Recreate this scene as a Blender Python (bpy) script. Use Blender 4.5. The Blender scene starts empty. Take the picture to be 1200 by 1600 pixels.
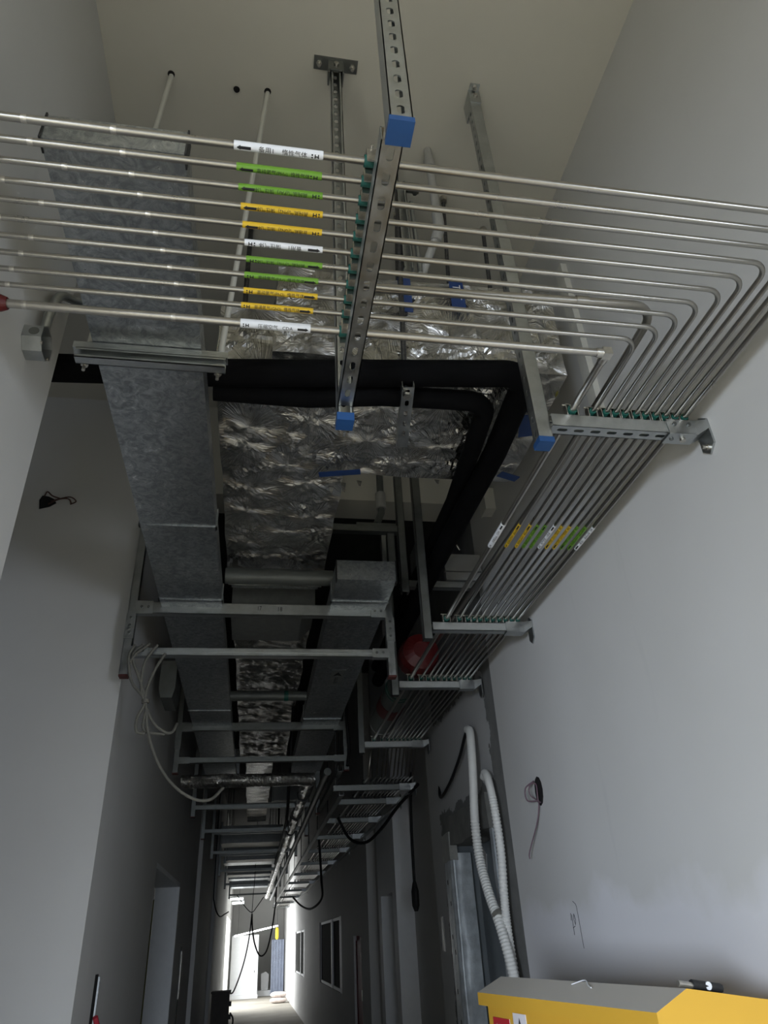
import bpy, bmesh, math, random
from mathutils import Vector, Matrix, noise
random.seed(7)
S = bpy.context.scene
COL = S.collection
CZ = 1.55                      # eye height: all z below are metres above the eye, floor at -CZ

# ------------------------------------------------------------------ camera
cd = bpy.data.cameras.new('camera'); cam = bpy.data.objects.new('camera', cd); COL.objects.link(cam)
cd.sensor_fit = 'VERTICAL'; cd.sensor_height = 36.0; cd.lens = 36.0*1098.0/1600.0
cd.clip_start = 0.02; cd.clip_end = 200
R_ = Vector((0.985756, -0.160628, -0.049832)); U_ = Vector((-0.041177, -0.517795, 0.854513)); F_ = Vector((0.163062, 0.84029, 0.517034))
M = Matrix(((R_.x, U_.x, -F_.x, 0), (R_.y, U_.y, -F_.y, 0), (R_.z, U_.z, -F_.z, CZ), (0, 0, 0, 1)))
cam.matrix_world = M
S.camera = cam
# ------------------------------------------------------------------ world, lights, exposure
W = bpy.data.worlds.new('world'); S.world = W; W.use_nodes = True
bg = W.node_tree.nodes['Background']; bg.inputs[0].default_value = (0.62, 0.75, 1.0, 1); bg.inputs[1].default_value = 0.25
S.view_settings.view_transform = 'Standard'; S.view_settings.look = 'None'
S.view_settings.exposure = 0.0; S.view_settings.gamma = 1.0; S.view_settings.use_curve_mapping = False

def area(name, loc, rot, sx, sy, power, col):
    l = bpy.data.lights.new(name, 'AREA'); l.shape = 'RECTANGLE'; l.size = sx; l.size_y = sy; l.energy = power; l.color = col
    o = bpy.data.objects.new(name, l); COL.objects.link(o); o.location = (loc[0], loc[1], loc[2]+CZ); o.rotation_euler = rot
    return o
# lamps added in the unseen hall for light from behind, and daylight through the opening at the far left of the corridor
for nm, x, p, az in (('left', -3.0, 205, -32), ('right', 3.6, 84, 32)):
    hw = area('added_hall_lamp_'+nm, (x, -3.6, -0.30), (math.radians(65.5), 0, math.radians(az)), 1.5, 1.4, p, (0.76, 0.85, 1.0)); hw.data.spread = math.radians(100)
gd = area('added_low_hall_lamp', (0.3, -4.1, -0.45), (math.radians(63), 0, 0), 1.6, 2.1, 56, (0.77, 0.86, 1.0)); gd.data.spread = math.radians(80)  # added low frontal lamp, unseen behind the camera
area('daylight_far_opening', (-1.0, 26.2, -0.1), (math.radians(90), 0, math.radians(-90)), 4.4, 2.0, 340, (0.95, 0.98, 1.0))

# ------------------------------------------------------------------ materials
MATS = {}
def nt(name):
    m = bpy.data.materials.new(name); m.use_nodes = True; MATS[name] = m
    t = m.node_tree; b = t.nodes['Principled BSDF']
    return m, t, b
def node(t, typ, **kw):
    n = t.nodes.new(typ)
    for k, v in kw.items():
        if k == 'inp':
            for a, c in v.items(): n.inputs[a].default_value = c
        else: setattr(n, k, v)
    return n
def ramp(t, a, b, ca, cb):
    r = node(t, 'ShaderNodeValToRGB'); e = r.color_ramp.elements
    e[0].position = a; e[1].position = b; e[0].color = (*ca, 1); e[1].color = (*cb, 1)
    return r
def mat(name, col, rough=.5, metal=0., var=.12, scale=12., bump=.0, bscale=40., rvar=0., coord='Object', spec=None):
    m, t, b = nt(name)
    tc = node(t, 'ShaderNodeTexCoord')
    n = node(t, 'ShaderNodeTexNoise', inp={'Scale': scale, 'Detail': 5., 'Roughness': .6})
    t.links.new(tc.outputs[coord], n.inputs['Vector'])
    lo = tuple(max(0, c*(1-var)) for c in col); hi = tuple(min(1, c*(1+var)) for c in col)
    r = ramp(t, .3, .7, lo, hi); t.links.new(n.outputs['Fac'], r.inputs[0]); t.links.new(r.outputs[0], b.inputs['Base Color'])
    b.inputs['Roughness'].default_value = rough; b.inputs['Metallic'].default_value = metal
    if spec is not None: b.inputs['Specular IOR Level'].default_value = spec
    if rvar:
        mr = node(t, 'ShaderNodeMapRange', inp={'From Min': .3, 'From Max': .7, 'To Min': rough-rvar, 'To Max': rough+rvar})
        t.links.new(n.outputs['Fac'], mr.inputs[0]); t.links.new(mr.outputs[0], b.inputs['Roughness'])
    if bump:
        n2 = node(t, 'ShaderNodeTexNoise', inp={'Scale': bscale, 'Detail': 4.}); t.links.new(tc.outputs[coord], n2.inputs['Vector'])
        bp = node(t, 'ShaderNodeBump', inp={'Strength': bump, 'Distance': .004}); t.links.new(n2.outputs['Fac'], bp.inputs['Height']); t.links.new(bp.outputs[0], b.inputs['Normal'])
    return m
def emis(name, col, s):
    m, t, b = nt(name)
    b.inputs['Base Color'].default_value = (*col, 1); b.inputs['Emission Color'].default_value = (*col, 1); b.inputs['Emission Strength'].default_value = s
    return m
mat('paint', (.60, .595, .575), .75, var=.03, scale=1.6, bump=.12, bscale=9)
mat('ceilpaint', (.57, .55, .48), .8, var=.03, scale=1.2, bump=.1, bscale=7)
mat('hallfloor', (.58, .51, .37), .8, var=.1, scale=1.5, bump=.2, bscale=20)
mat('floor', (.30, .275, .23), .8, var=.2, scale=1.5, bump=.3, bscale=20)
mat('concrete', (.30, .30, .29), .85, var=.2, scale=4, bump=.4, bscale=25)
mat('shadeslab', (.055, .055, .052), .95, var=.25, scale=3, bump=.3, bscale=12)  # near-black slab: the shade above the corridor ducts is in this colour
mat('steel', (.39, .375, .34), .30, 1., var=.04, scale=18, rvar=.03)
mat('cdasteel', (.45, .43, .39), .34, 1., var=.04, scale=18, rvar=.03)
mat('weld', (.60, .58, .53), .36, 1., var=.1, scale=90)
mat('zinc', (.45, .47, .47), .38, 1., var=.12, scale=25, rvar=.1, bump=.05, bscale=120)
mat('zincdark', (.22, .23, .22), .45, 1., var=.15, scale=20, rvar=.1)  # darker zinc; puts the corridor's shade into the far racks and frames
mat('bolt', (.55, .53, .48), .35, 1., var=.2, scale=100)
mat('rod', (.10, .10, .10), .5, .8, var=.3, scale=90)
mat('blackrubber', (.004, .004, .0045), .8, var=.3, scale=8, bump=.5, bscale=14, spec=.08)
mat('blackcable', (.012, .012, .012), .55, var=.2, spec=.3)
mat('blueplastic', (.010, .055, .17), .5, var=.1)
mat('bluetape', (.015, .045, .16), .45, var=.15)
mat('greenrubber', (.008, .085, .065), .6, var=.2)
mat('pvc', (.62, .61, .55), .5, var=.05)
mat('flex', (.70, .70, .66), .5, var=.06)
mat('pipegrey', (.13, .14, .13), .45, .3, var=.1)
mat('redpaint', (.095, .006, .006), .45, var=.15)
mat('reddark', (.26, .016, .022), .6, var=.15)
mat('capred', (.085, .022, .018), .7, var=.15)
mat('redrope', (.45, .03, .05), .8, var=.2)
mat('labwhite', (.70, .71, .72), .4, var=.03)
mat('labgreen', (.13, .29, .025), .35, var=.08)
mat('labyellow', (.62, .40, .02), .35, var=.06)
mat('ink', (.008, .008, .008), .6, var=.1)
mat('inkred', (.35, .03, .02), .6, var=.1)
mat('pencil', (.05, .05, .055), .9, var=.2)
mat('greycable', (.17, .165, .14), .7, var=.12)
mat('brownwire', (.07, .03, .022), .7, var=.2)
mat('mauvewire', (.14, .09, .11), .6, var=.2)
mat('void', (.006, .005, .005), .9, var=.2)
mat('plasterbare', (.17, .17, .155), .95, var=.25, scale=6, bump=.6, bscale=18)
mat('aluframe', (.50, .54, .56), .38, .25, var=.22, scale=14, bump=.8, bscale=34)
mat('doorgrey', (.20, .225, .235), .5, .2, var=.1)
mat('darkpane', (.07, .07, .065), .9, var=.15, spec=.02)
mat('doorblue', (.36, .40, .43), .5, var=.08)
mat('wrap', (.36, .36, .33), .3, var=.2, scale=14, bump=.9, bscale=22)
mat('olive', (.16, .15, .02), .7, var=.1)
mat('white', (.75, .76, .77), .55, var=.03)
mat('whitesatin', (.72, .74, .75), .5, var=.04)
mat('bluegrey', (.30, .34, .44), .45, var=.12, scale=6)
mat('bag', (.66, .58, .54), .8, var=.15, scale=18, bump=.4)
mat('darkbox', (.035, .026, .018), .6, var=.2)
mat('dullgalv', (.30, .31, .30), .5, .7, var=.12, scale=20)  # darker, rougher galvanised metal
mat('stickerred', (.45, .02, .03), .45, var=.05)
mat('stickerwhite', (.72, .70, .72), .45, var=.04)
mat('stickeryellow', (.70, .55, .04), .45, var=.05)
mat('ceilpipe', (.42, .42, .40), .45, .2, var=.1)
mat('blackiron', (.03, .03, .03), .55, .4, var=.2)
emis('tube', (.95, 1., 1.), 9.)

def galv_duct():
    m, t, b = nt('galvduct')
    tc = node(t, 'ShaderNodeTexCoord')
    v = node(t, 'ShaderNodeTexVoronoi', inp={'Scale': 55., 'Randomness': 1.}); t.links.new(tc.outputs['Object'], v.inputs['Vector'])
    n = node(t, 'ShaderNodeTexNoise', inp={'Scale': 26., 'Detail': 6., 'Roughness': .7, 'Distortion': 1.5}); t.links.new(tc.outputs['Object'], n.inputs['Vector'])
    mx = node(t, 'ShaderNodeMix', data_type='RGBA', inp={0: .5})
    r1 = ramp(t, .0, 1., (.30, .32, .33), (.44, .46, .47)); t.links.new(v.outputs['Color'], r1.inputs[0])
    r2 = ramp(t, .40, .62, (.17, .19, .20), (.54, .56, .57)); t.links.new(n.outputs['Fac'], r2.inputs[0])
    t.links.new(r1.outputs[0], mx.inputs[6]); t.links.new(r2.outputs[0], mx.inputs[7]); t.links.new(mx.outputs[2], b.inputs['Base Color'])
    b.inputs['Metallic'].default_value = .9
    mr = node(t, 'ShaderNodeMapRange', inp={'From Min': .35, 'From Max': .65, 'To Min': .42, 'To Max': .27}); t.links.new(n.outputs['Fac'], mr.inputs[0]); t.links.new(mr.outputs[0], b.inputs['Roughness'])
    bp = node(t, 'ShaderNodeBump', inp={'Strength': .12, 'Distance': .003}); t.links.new(n.outputs['Fac'], bp.inputs['Height']); t.links.new(bp.outputs[0], b.inputs['Normal'])
galv_duct()

def foil():
    m, t, b = nt('foil')
    L = t.links
    tc = node(t, 'ShaderNodeTexCoord')
    # star creases pulled towards the pin heads: pattern of the angle around each cell centre
    sx = node(t, 'ShaderNodeSeparateXYZ'); L.new(tc.outputs['Object'], sx.inputs[0])
    yz = node(t, 'ShaderNodeMath', operation='ADD'); L.new(sx.outputs['Y'], yz.inputs[0]); L.new(sx.outputs['Z'], yz.inputs[1])
    fl = node(t, 'ShaderNodeCombineXYZ'); L.new(sx.outputs['X'], fl.inputs[0]); L.new(yz.outputs[0], fl.inputs[1])
    v = node(t, 'ShaderNodeTexVoronoi', voronoi_dimensions='2D', inp={'Scale': 4.4, 'Randomness': .8}); L.new(fl.outputs[0], v.inputs['Vector'])
    sc = node(t, 'ShaderNodeVectorMath', operation='SCALE', inp={3: 1.0}); L.new(fl.outputs[0], sc.inputs[0])
    sub = node(t, 'ShaderNodeVectorMath', operation='SUBTRACT'); L.new(sc.outputs[0], sub.inputs[0]); L.new(v.outputs['Position'], sub.inputs[1])
    nrm = node(t, 'ShaderNodeVectorMath', operation='NORMALIZE'); L.new(sub.outputs[0], nrm.inputs[0])
    sc2 = node(t, 'ShaderNodeVectorMath', operation='SCALE', inp={3: 11.0}); L.new(nrm.outputs[0], sc2.inputs[0])
    na = node(t, 'ShaderNodeTexNoise', inp={'Scale': 1.0, 'Detail': 3., 'Roughness': .7}); L.new(sc2.outputs[0], na.inputs['Vector'])
    fall = node(t, 'ShaderNodeMapRange', inp={'From Min': .0, 'From Max': .8, 'To Min': 1.3, 'To Max': .15}); L.new(v.outputs['Distance'], fall.inputs[0])
    na2 = node(t, 'ShaderNodeMath', operation='SUBTRACT', inp={1: .5}); L.new(na.outputs['Fac'], na2.inputs[0])
    star = node(t, 'ShaderNodeMath', operation='MULTIPLY'); L.new(na2.outputs[0], star.inputs[0]); L.new(fall.outputs[0], star.inputs[1])
    # crumple
    n1 = node(t, 'ShaderNodeTexNoise', inp={'Scale': 9., 'Detail': 2., 'Distortion': 1.2}); L.new(tc.outputs['Object'], n1.inputs['Vector'])
    mp = node(t, 'ShaderNodeMapping', inp={'Scale': (1.0, .45, 1.0)}); L.new(tc.outputs['Object'], mp.inputs['Vector'])
    n2 = node(t, 'ShaderNodeTexNoise', noise_type='RIDGED_MULTIFRACTAL', inp={'Scale': 55., 'Detail': 3., 'Distortion': .8}); L.new(mp.outputs[0], n2.inputs['Vector'])
    a1 = node(t, 'ShaderNodeMath', operation='MULTIPLY_ADD', inp={1: .05}); L.new(n1.outputs['Fac'], a1.inputs[0])
    m2 = node(t, 'ShaderNodeMath', operation='MULTIPLY', inp={1: .018}); L.new(n2.outputs['Fac'], m2.inputs[0]); L.new(m2.outputs[0], a1.inputs[2])
    a2 = node(t, 'ShaderNodeMath', operation='ADD'); L.new(a1.outputs[0], a2.inputs[0]); L.new(star.outputs[0], a2.inputs[1])
    bp = node(t, 'ShaderNodeBump', inp={'Strength': .5, 'Distance': .05}); L.new(a2.outputs[0], bp.inputs['Height']); L.new(bp.outputs[0], b.inputs['Normal'])
    b.inputs['Base Color'].default_value = (.54, .53, .50, 1); b.inputs['Metallic'].default_value = 1.; b.inputs['Roughness'].default_value = .24
foil()

def yellow_dust():
    m, t, b = nt('yellow')
    L = t.links
    g = node(t, 'ShaderNodeNewGeometry'); s = node(t, 'ShaderNodeSeparateXYZ'); L.new(g.outputs['Normal'], s.inputs[0])
    tc = node(t, 'ShaderNodeTexCoord'); n = node(t, 'ShaderNodeTexNoise', inp={'Scale': 7., 'Detail': 5.}); L.new(tc.outputs['Object'], n.inputs['Vector'])
    ad = node(t, 'ShaderNodeMath', operation='MULTIPLY_ADD', inp={1: .18, 2: -.09}); L.new(n.outputs['Fac'], ad.inputs[0])
    su = node(t, 'ShaderNodeMath', operation='ADD'); L.new(s.outputs['Z'], su.inputs[0]); L.new(ad.outputs[0], su.inputs[1])
    r = ramp(t, .55, .85, (.62, .355, .035), (.58, .55, .49)); L.new(su.outputs[0], r.inputs[0]); L.new(r.outputs[0], b.inputs['Base Color'])
    b.inputs['Roughness'].default_value = .5
yellow_dust()

def patched_wall():
    # bare grey plaster with an old coat of paint that stops at ragged edges
    m, t, b = nt('patched')
    L = t.links
    tc = node(t, 'ShaderNodeTexCoord'); s = node(t, 'ShaderNodeSeparateXYZ'); L.new(tc.outputs['Object'], s.inputs[0])
    n = node(t, 'ShaderNodeTexNoise', inp={'Scale': 7., 'Detail': 6., 'Roughness': .7}); L.new(tc.outputs['Object'], n.inputs['Vector'])
    w = node(t, 'ShaderNodeMath', operation='MULTIPLY_ADD', inp={1: .22, 2: -.11}); L.new(n.outputs['Fac'], w.inputs[0])
    y = node(t, 'ShaderNodeMath', operation='ADD'); L.new(s.outputs['Y'], y.inputs[0]); L.new(w.outputs[0], y.inputs[1])
    z = node(t, 'ShaderNodeMath', operation='ADD'); L.new(s.outputs['Z'], z.inputs[0]); L.new(w.outputs[0], z.inputs[1])
    c1 = node(t, 'ShaderNodeMath', operation='GREATER_THAN', inp={1: -.70}); L.new(y.outputs[0], c1.inputs[0])
    c2 = node(t, 'ShaderNodeMath', operation='GREATER_THAN', inp={1: 2.26}); L.new(z.outputs[0], c2.inputs[0])
    c3 = node(t, 'ShaderNodeMath', operation='LESS_THAN', inp={1: 2.86}); L.new(z.outputs[0], c3.inputs[0])
    c4 = node(t, 'ShaderNodeMath', operation='GREATER_THAN', inp={1: .60}); L.new(y.outputs[0], c4.inputs[0])
    m1 = node(t, 'ShaderNodeMath', operation='MULTIPLY'); L.new(c1.outputs[0], m1.inputs[0]); L.new(c2.outputs[0], m1.inputs[1])
    m2 = node(t, 'ShaderNodeMath', operation='MULTIPLY'); L.new(m1.outputs[0], m2.inputs[0]); L.new(c3.outputs[0], m2.inputs[1])
    m3 = node(t, 'ShaderNodeMath', operation='MAXIMUM'); L.new(m2.outputs[0], m3.inputs[0]); L.new(c4.outputs[0], m3.inputs[1])
    r = ramp(t, .3, .7, (.15, .15, .14), (.21, .21, .20)); L.new(n.outputs['Fac'], r.inputs[0])
    mx = node(t, 'ShaderNodeMix', data_type='RGBA', inp={7: (.46, .46, .45, 1)}); L.new(m3.outputs[0], mx.inputs[0]); L.new(r.outputs[0], mx.inputs[6]); L.new(mx.outputs[2], b.inputs['Base Color'])
    b.inputs['Roughness'].default_value = .9
    bp = node(t, 'ShaderNodeBump', inp={'Strength': .4, 'Distance': .004}); L.new(n.outputs['Fac'], bp.inputs['Height']); L.new(bp.outputs[0], b.inputs['Normal'])
patched_wall()

def paint_marked():
    # wall paint with a few grey scuffs of their own shape
    m, t, b = nt('paintscuff')
    L = t.links
    tc = node(t, 'ShaderNodeTexCoord')
    n = node(t, 'ShaderNodeTexNoise', inp={'Scale': 1.4, 'Detail': 4.}); L.new(tc.outputs['Object'], n.inputs['Vector'])
    r = ramp(t, .3, .7, (.565, .56, .535), (.60, .595, .575)); L.new(n.outputs['Fac'], r.inputs[0])
    mp = node(t, 'ShaderNodeMapping', inp={'Scale': (1., 3.2, .55)}); L.new(tc.outputs['Object'], mp.inputs['Vector'])
    n2 = node(t, 'ShaderNodeTexNoise', inp={'Scale': 2.1, 'Detail': 3., 'Roughness': .7}); L.new(mp.outputs[0], n2.inputs['Vector'])
    k = ramp(t, .66, .74, (0, 0, 0), (1, 1, 1)); L.new(n2.outputs['Fac'], k.inputs[0])
    k2 = node(t, 'ShaderNodeMath', operation='MULTIPLY', inp={1: .22}); L.new(k.outputs[0], k2.inputs[0])
    mx = node(t, 'ShaderNodeMix', data_type='RGBA', inp={7: (.47, .47, .46, 1)}); L.new(k2.outputs[0], mx.inputs[0]); L.new(r.outputs[0], mx.inputs[6])
    # a later coat of filler rolled on up to about shoulder height, with a ragged upper edge
    sz = node(t, 'ShaderNodeSeparateXYZ'); L.new(tc.outputs['Object'], sz.inputs[0])
    n4 = node(t, 'ShaderNodeTexNoise', inp={'Scale': 3.5, 'Detail': 5.}); L.new(tc.outputs['Object'], n4.inputs['Vector'])
    e1 = node(t, 'ShaderNodeMath', operation='MULTIPLY_ADD', inp={1: .35}); L.new(n4.outputs['Fac'], e1.inputs[0]); L.new(sz.outputs['Z'], e1.inputs[2])
    kr = ramp(t, .0, 1., (1, 1, 1), (0, 0, 0)); mr = node(t, 'ShaderNodeMapRange', inp={'From Min': 1.76, 'From Max': 1.84, 'To Min': .8, 'To Max': 0.}); L.new(e1.outputs[0], mr.inputs[0])
    mx2 = node(t, 'ShaderNodeMix', data_type='RGBA', inp={7: (.68, .675, .69, 1)}); L.new(mr.outputs[0], mx2.inputs[0]); L.new(mx.outputs[2], mx2.inputs[6]); L.new(mx2.outputs[2], b.inputs['Base Color'])
    b.inputs['Roughness'].default_value = .72
    n3 = node(t, 'ShaderNodeTexNoise', inp={'Scale': 6., 'Detail': 4.}); L.new(tc.outputs['Object'], n3.inputs['Vector'])
    bp = node(t, 'ShaderNodeBump', inp={'Strength': .12, 'Distance': .004}); L.new(n3.outputs['Fac'], bp.inputs['Height']); L.new(bp.outputs[0], b.inputs['Normal'])
paint_marked()

# ------------------------------------------------------------------ mesh helpers
WL = {}
class MB:
    def __init__(s): s.v = []; s.f = []; s.sm = []
    def add(s, vs, fs, smooth=False):
        k = len(s.v); s.v += [tuple(p) for p in vs]
        for f in fs: s.f.append(tuple(i+k for i in f)); s.sm.append(smooth)
        return s
    def box(s, x0, x1, y0, y1, z0, z1):
        vs = [(x, y, z) for z in (z0, z1) for y in (y0, y1) for x in (x0, x1)]
        return s.add(vs, [(0, 2, 3, 1), (4, 5, 7, 6), (0, 1, 5, 4), (2, 6, 7, 3), (0, 4, 6, 2), (1, 3, 7, 5)])
    def obox(s, c, ax, ay, az, hx, hy, hz):
        c, ax, ay, az = Vector(c), Vector(ax).normalized(), Vector(ay).normalized(), Vector(az).normalized()
        vs = [c+ax*hx*i+ay*hy*j+az*hz*k for k in (-1, 1) for j in (-1, 1) for i in (-1, 1)]
        return s.add(vs, [(0, 2, 3, 1), (4, 5, 7, 6), (0, 1, 5, 4), (2, 6, 7, 3), (0, 4, 6, 2), (1, 3, 7, 5)])
    def tube(s, pts, r, n=10, caps=True, rfun=None, flat=1.0):
        pts = [Vector(p) for p in pts]
        if not rfun and not isinstance(r, (list, tuple)):
            q = [pts[0]]
            for a, b in zip(pts, pts[1:]):
                d = (b-a).length
                if d > .3: q += [a+(b-a)*t_ for t_ in (.03/d, 1-.03/d)]
                q.append(b)
            pts = q
        T = []
        for i in range(len(pts)):
            a = pts[max(0, i-1)]; b = pts[min(len(pts)-1, i+1)]
            d = b-a; T.append(d.normalized() if d.length > 1e-9 else Vector((0, 0, 1)))
        u = Vector((0, 0, 1)) if abs(T[0].z) < .9 else Vector((1, 0, 0))
        u = (u-T[0]*u.dot(T[0])).normalized()
        vs = []
        for i, p in enumerate(pts):
            u = (u-T[i]*u.dot(T[i])).normalized(); w = T[i].cross(u)
            rr = rfun(i) if rfun else (r[i] if isinstance(r, (list, tuple)) else r)
            for k in range(n):
                a = 2*math.pi*k/n; vs.append(p+u*math.cos(a)*rr*flat+w*math.sin(a)*rr)
        m = len(pts)
        fs = [(i*n+k, i*n+(k+1) % n, (i+1)*n+(k+1) % n, (i+1)*n+k) for i in range(m-1) for k in range(n)]
        s.add(vs, fs, True)
        if caps:
            s.add(vs[:n], [tuple(range(n))[::-1]]); s.add(vs[-n:], [tuple(range(n))])
        return s
    def prism(s, poly, axis, a, b):
        """poly of 2-d points extruded along axis ('x','y','z') from a to b"""
        def P(q, t): return {'x': (t, q[0], q[1]), 'y': (q[0], t, q[1]), 'z': (q[0], q[1], t)}[axis]
        n = len(poly); vs = [P(q, a) for q in poly]+[P(q, b) for q in poly]
        fs = [(i, (i+1) % n, n+(i+1) % n, n+i) for i in range(n)]+[tuple(range(n))[::-1], tuple(range(n, 2*n))]
        return s.add(vs, fs)
    def grid(s, fn, nu, nv, smooth=True):
        vs = [fn(i/nu, j/nv) for j in range(nv+1) for i in range(nu+1)]
        fs = [(j*(nu+1)+i, j*(nu+1)+i+1, (j+1)*(nu+1)+i+1, (j+1)*(nu+1)+i) for j in range(nv) for i in range(nu)]
        return s.add(vs, fs, smooth)
    def slotplate(s, o, ax, ay, an, L, Wd, th, pitch=.05, sl=.028, sw=.013, first=.025):
        """plate from o along ax (length L), centred across ay (width Wd), thickness th against normal an, with slotted holes"""
        o, ax, ay, an = Vector(o), Vector(ax), Vector(ay), Vector(an)
        n = int((L-first+pitch/2)//pitch)
        x = max(0, first-pitch/2); cells = []
        if x > 1e-4: cells.append((0, x, False))
        for i in range(n): cells.append((x, x+pitch, True)); x += pitch
        if L-x > 1e-4: cells.append((x, L, False))
        for (a, b, hole) in cells:
            if not hole:
                vs = [o+ax*p+ay*q-an*t for t in (0, th) for (p, q) in ((a, -Wd/2), (b, -Wd/2), (b, Wd/2), (a, Wd/2))]
                s.add(vs, [(0, 1, 2, 3), (7, 6, 5, 4), (0, 4, 5, 1), (2, 6, 7, 3)]); continue
            c = (a+b)/2; N = 16; inn = []; out = []
            for k in range(N):
                th_ = 2*math.pi*(k+.5)/N; dx, dy = math.cos(th_), math.sin(th_)
                e = sl/2-sw/2
                inn.append((c+(e if dx > 0 else -e)+dx*sw/2, dy*sw/2))
                m = 1/max(abs(dx)/(pitch/2), abs(dy)/(Wd/2)); out.append((c+dx*m, dy*m))
            # push the nearest outer points into the corners
            for (cx, cy) in ((a, -Wd/2), (b, -Wd/2), (b, Wd/2), (a, Wd/2)):
                k = min(range(N), key=lambda q: (out[q][0]-cx)**2+(out[q][1]-cy)**2); out[k] = (cx, cy)
            vs = [o+ax*p+ay*q-an*t for t in (0, th) for ring in (out, inn) for (p, q) in ring]
            fs = []
            for k in range(N):
                j = (k+1) % N
                fs += [(k, j, N+j, N+k), (3*N+k, 3*N+j, 2*N+j, 2*N+k), (N+k, N+j, 3*N+j, 3*N+k)]
            s.add(vs, fs)
        return s
    def channel(s, o, ax, ay, an, L, w=.041, h=.041, th=.0025, lip=.008, slots=True, pitch=.05, sl=.028, sw=.013, first=.025):
        """strut channel: web at o with outward normal an, running along ax, width w along ay, open side at -an*h"""
        o, ax, ay, an = Vector(o), Vector(ax), Vector(ay), Vector(an)
        if slots: s.slotplate(o, ax, ay, an, L, w, th, pitch, sl, sw, first)
        else: s.obox(o+ax*L/2-an*th/2, ax, ay, an, L/2, w/2, th/2)
        for q in (-1, 1):
            s.obox(o+ax*L/2+ay*q*(w/2-th/2)-an*h/2, ax, ay, an, L/2, th/2, h/2)
            s.obox(o+ax*L/2+ay*q*(w/2-lip/2)-an*(h-th/2), ax, ay, an, L/2, lip/2, th/2)
        return s
    def lathe(s, prof, c, axis='z', n=16):
        c = Vector(c)
        A = {'z': (Vector((1, 0, 0)), Vector((0, 1, 0)), Vector((0, 0, 1))), 'x': (Vector((0, 1, 0)), Vector((0, 0, 1)), Vector((1, 0, 0))), 'y': (Vector((0, 0, 1)), Vector((1, 0, 0)), Vector((0, 1, 0)))}[axis]
        vs = [c+A[0]*r*math.cos(2*math.pi*k/n)+A[1]*r*math.sin(2*math.pi*k/n)+A[2]*t for (r, t) in prof for k in range(n)]
        m = len(prof)
        fs = [(i*n+k, i*n+(k+1) % n, (i+1)*n+(k+1) % n, (i+1)*n+k) for i in range(m-1) for k in range(n)]
        fs += [tuple(range(n))[::-1], tuple((m-1)*n+k for k in range(n))]
        return s.add(vs, fs, False)
    def mesh(s, name, m, org):
        me = bpy.data.meshes.new(name)
        me.from_pydata([(x-org[0], y-org[1], z-org[2]) for (x, y, z) in s.v], [], s.f)
        me.polygons.foreach_set('use_smooth', s.sm)
        me.materials.append(MATS[m]); me.update()
        return me

def bb(vs):
    xs, ys, zs = zip(*vs)
    return ((min(xs)+max(xs))/2, (min(ys)+max(ys))/2, min(zs))
def obj(name, mb, m, parent=None, recalc=True):
    """mesh object with its origin at its own base; coordinates are z above the eye"""
    org = bb(mb.v)
    me = mb.mesh(name, m, org)
    if recalc:
        b = bmesh.new(); b.from_mesh(me); bmesh.ops.recalc_face_normals(b, faces=b.faces[:]); b.to_mesh(me); b.free()
    return place(name, me, org, parent)
def place(name, me, org, parent=None):
    o = bpy.data.objects.new(name, me); COL.objects.link(o)
    w = Vector((org[0], org[1], org[2]+CZ)); WL[o.name] = w
    if parent: o.parent = parent; o.location = w-WL[parent.name]
    else: o.location = w
    return o
def tag(o, label, cat, group=None, kind=None):
    o['label'] = label; o['category'] = cat
    if group: o['group'] = group
    if kind: o['kind'] = kind
    return o
def thing(name, label, cat, loc, group=None):
    o = bpy.data.objects.new(name, None); COL.objects.link(o); o.empty_display_size = .05
    w = Vector((loc[0], loc[1], loc[2]+CZ)); o.location = w; WL[o.name] = w
    return tag(o, label, cat, group)
def struct(name, mb, m, label=None, parent=None):
    o = obj(name, mb, m, parent)
    if not parent: o['kind'] = 'structure'
    if label and not parent: o['label'] = label; o['category'] = name.split('_')[0]
    return o
def fillet(pts, r, seg=8):
    pts = [Vector(p) for p in pts]; out = [pts[0]]
    for i in range(1, len(pts)-1):
        a, p, b = pts[i-1], pts[i], pts[i+1]
        u = (a-p).normalized(); w = (b-p).normalized()
        ang = u.angle(w); d = min(r/math.tan(ang/2), .49*(a-p).length, .49*(b-p).length); rr = d*math.tan(ang/2)
        c = p+(u+w).normalized()*rr/math.sin(ang/2)
        s0 = p+u*d-c; s1 = p+w*d-c; tot = s0.angle(s1); axn = s0.cross(s1).normalized()
        for k in range(seg+1): out.append(c+Matrix.Rotation(tot*k/seg, 3, axn) @ s0)
    out.append(pts[-1]); return out
def spline(pts, n=8):
    pts = [Vector(p) for p in pts]; P = [pts[0]*2-pts[1]]+pts+[pts[-1]*2-pts[-2]]; out = []
    for i in range(1, len(P)-2):
        for k in range(n):
            t = k/n; a, b, c, d = P[i-1:i+3]
            out.append(.5*((2*b)+(c-a)*t+(2*a-5*b+4*c-d)*t*t+(3*b-a-3*c+d)*t**3))
    out.append(pts[-1]); return out

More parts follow.
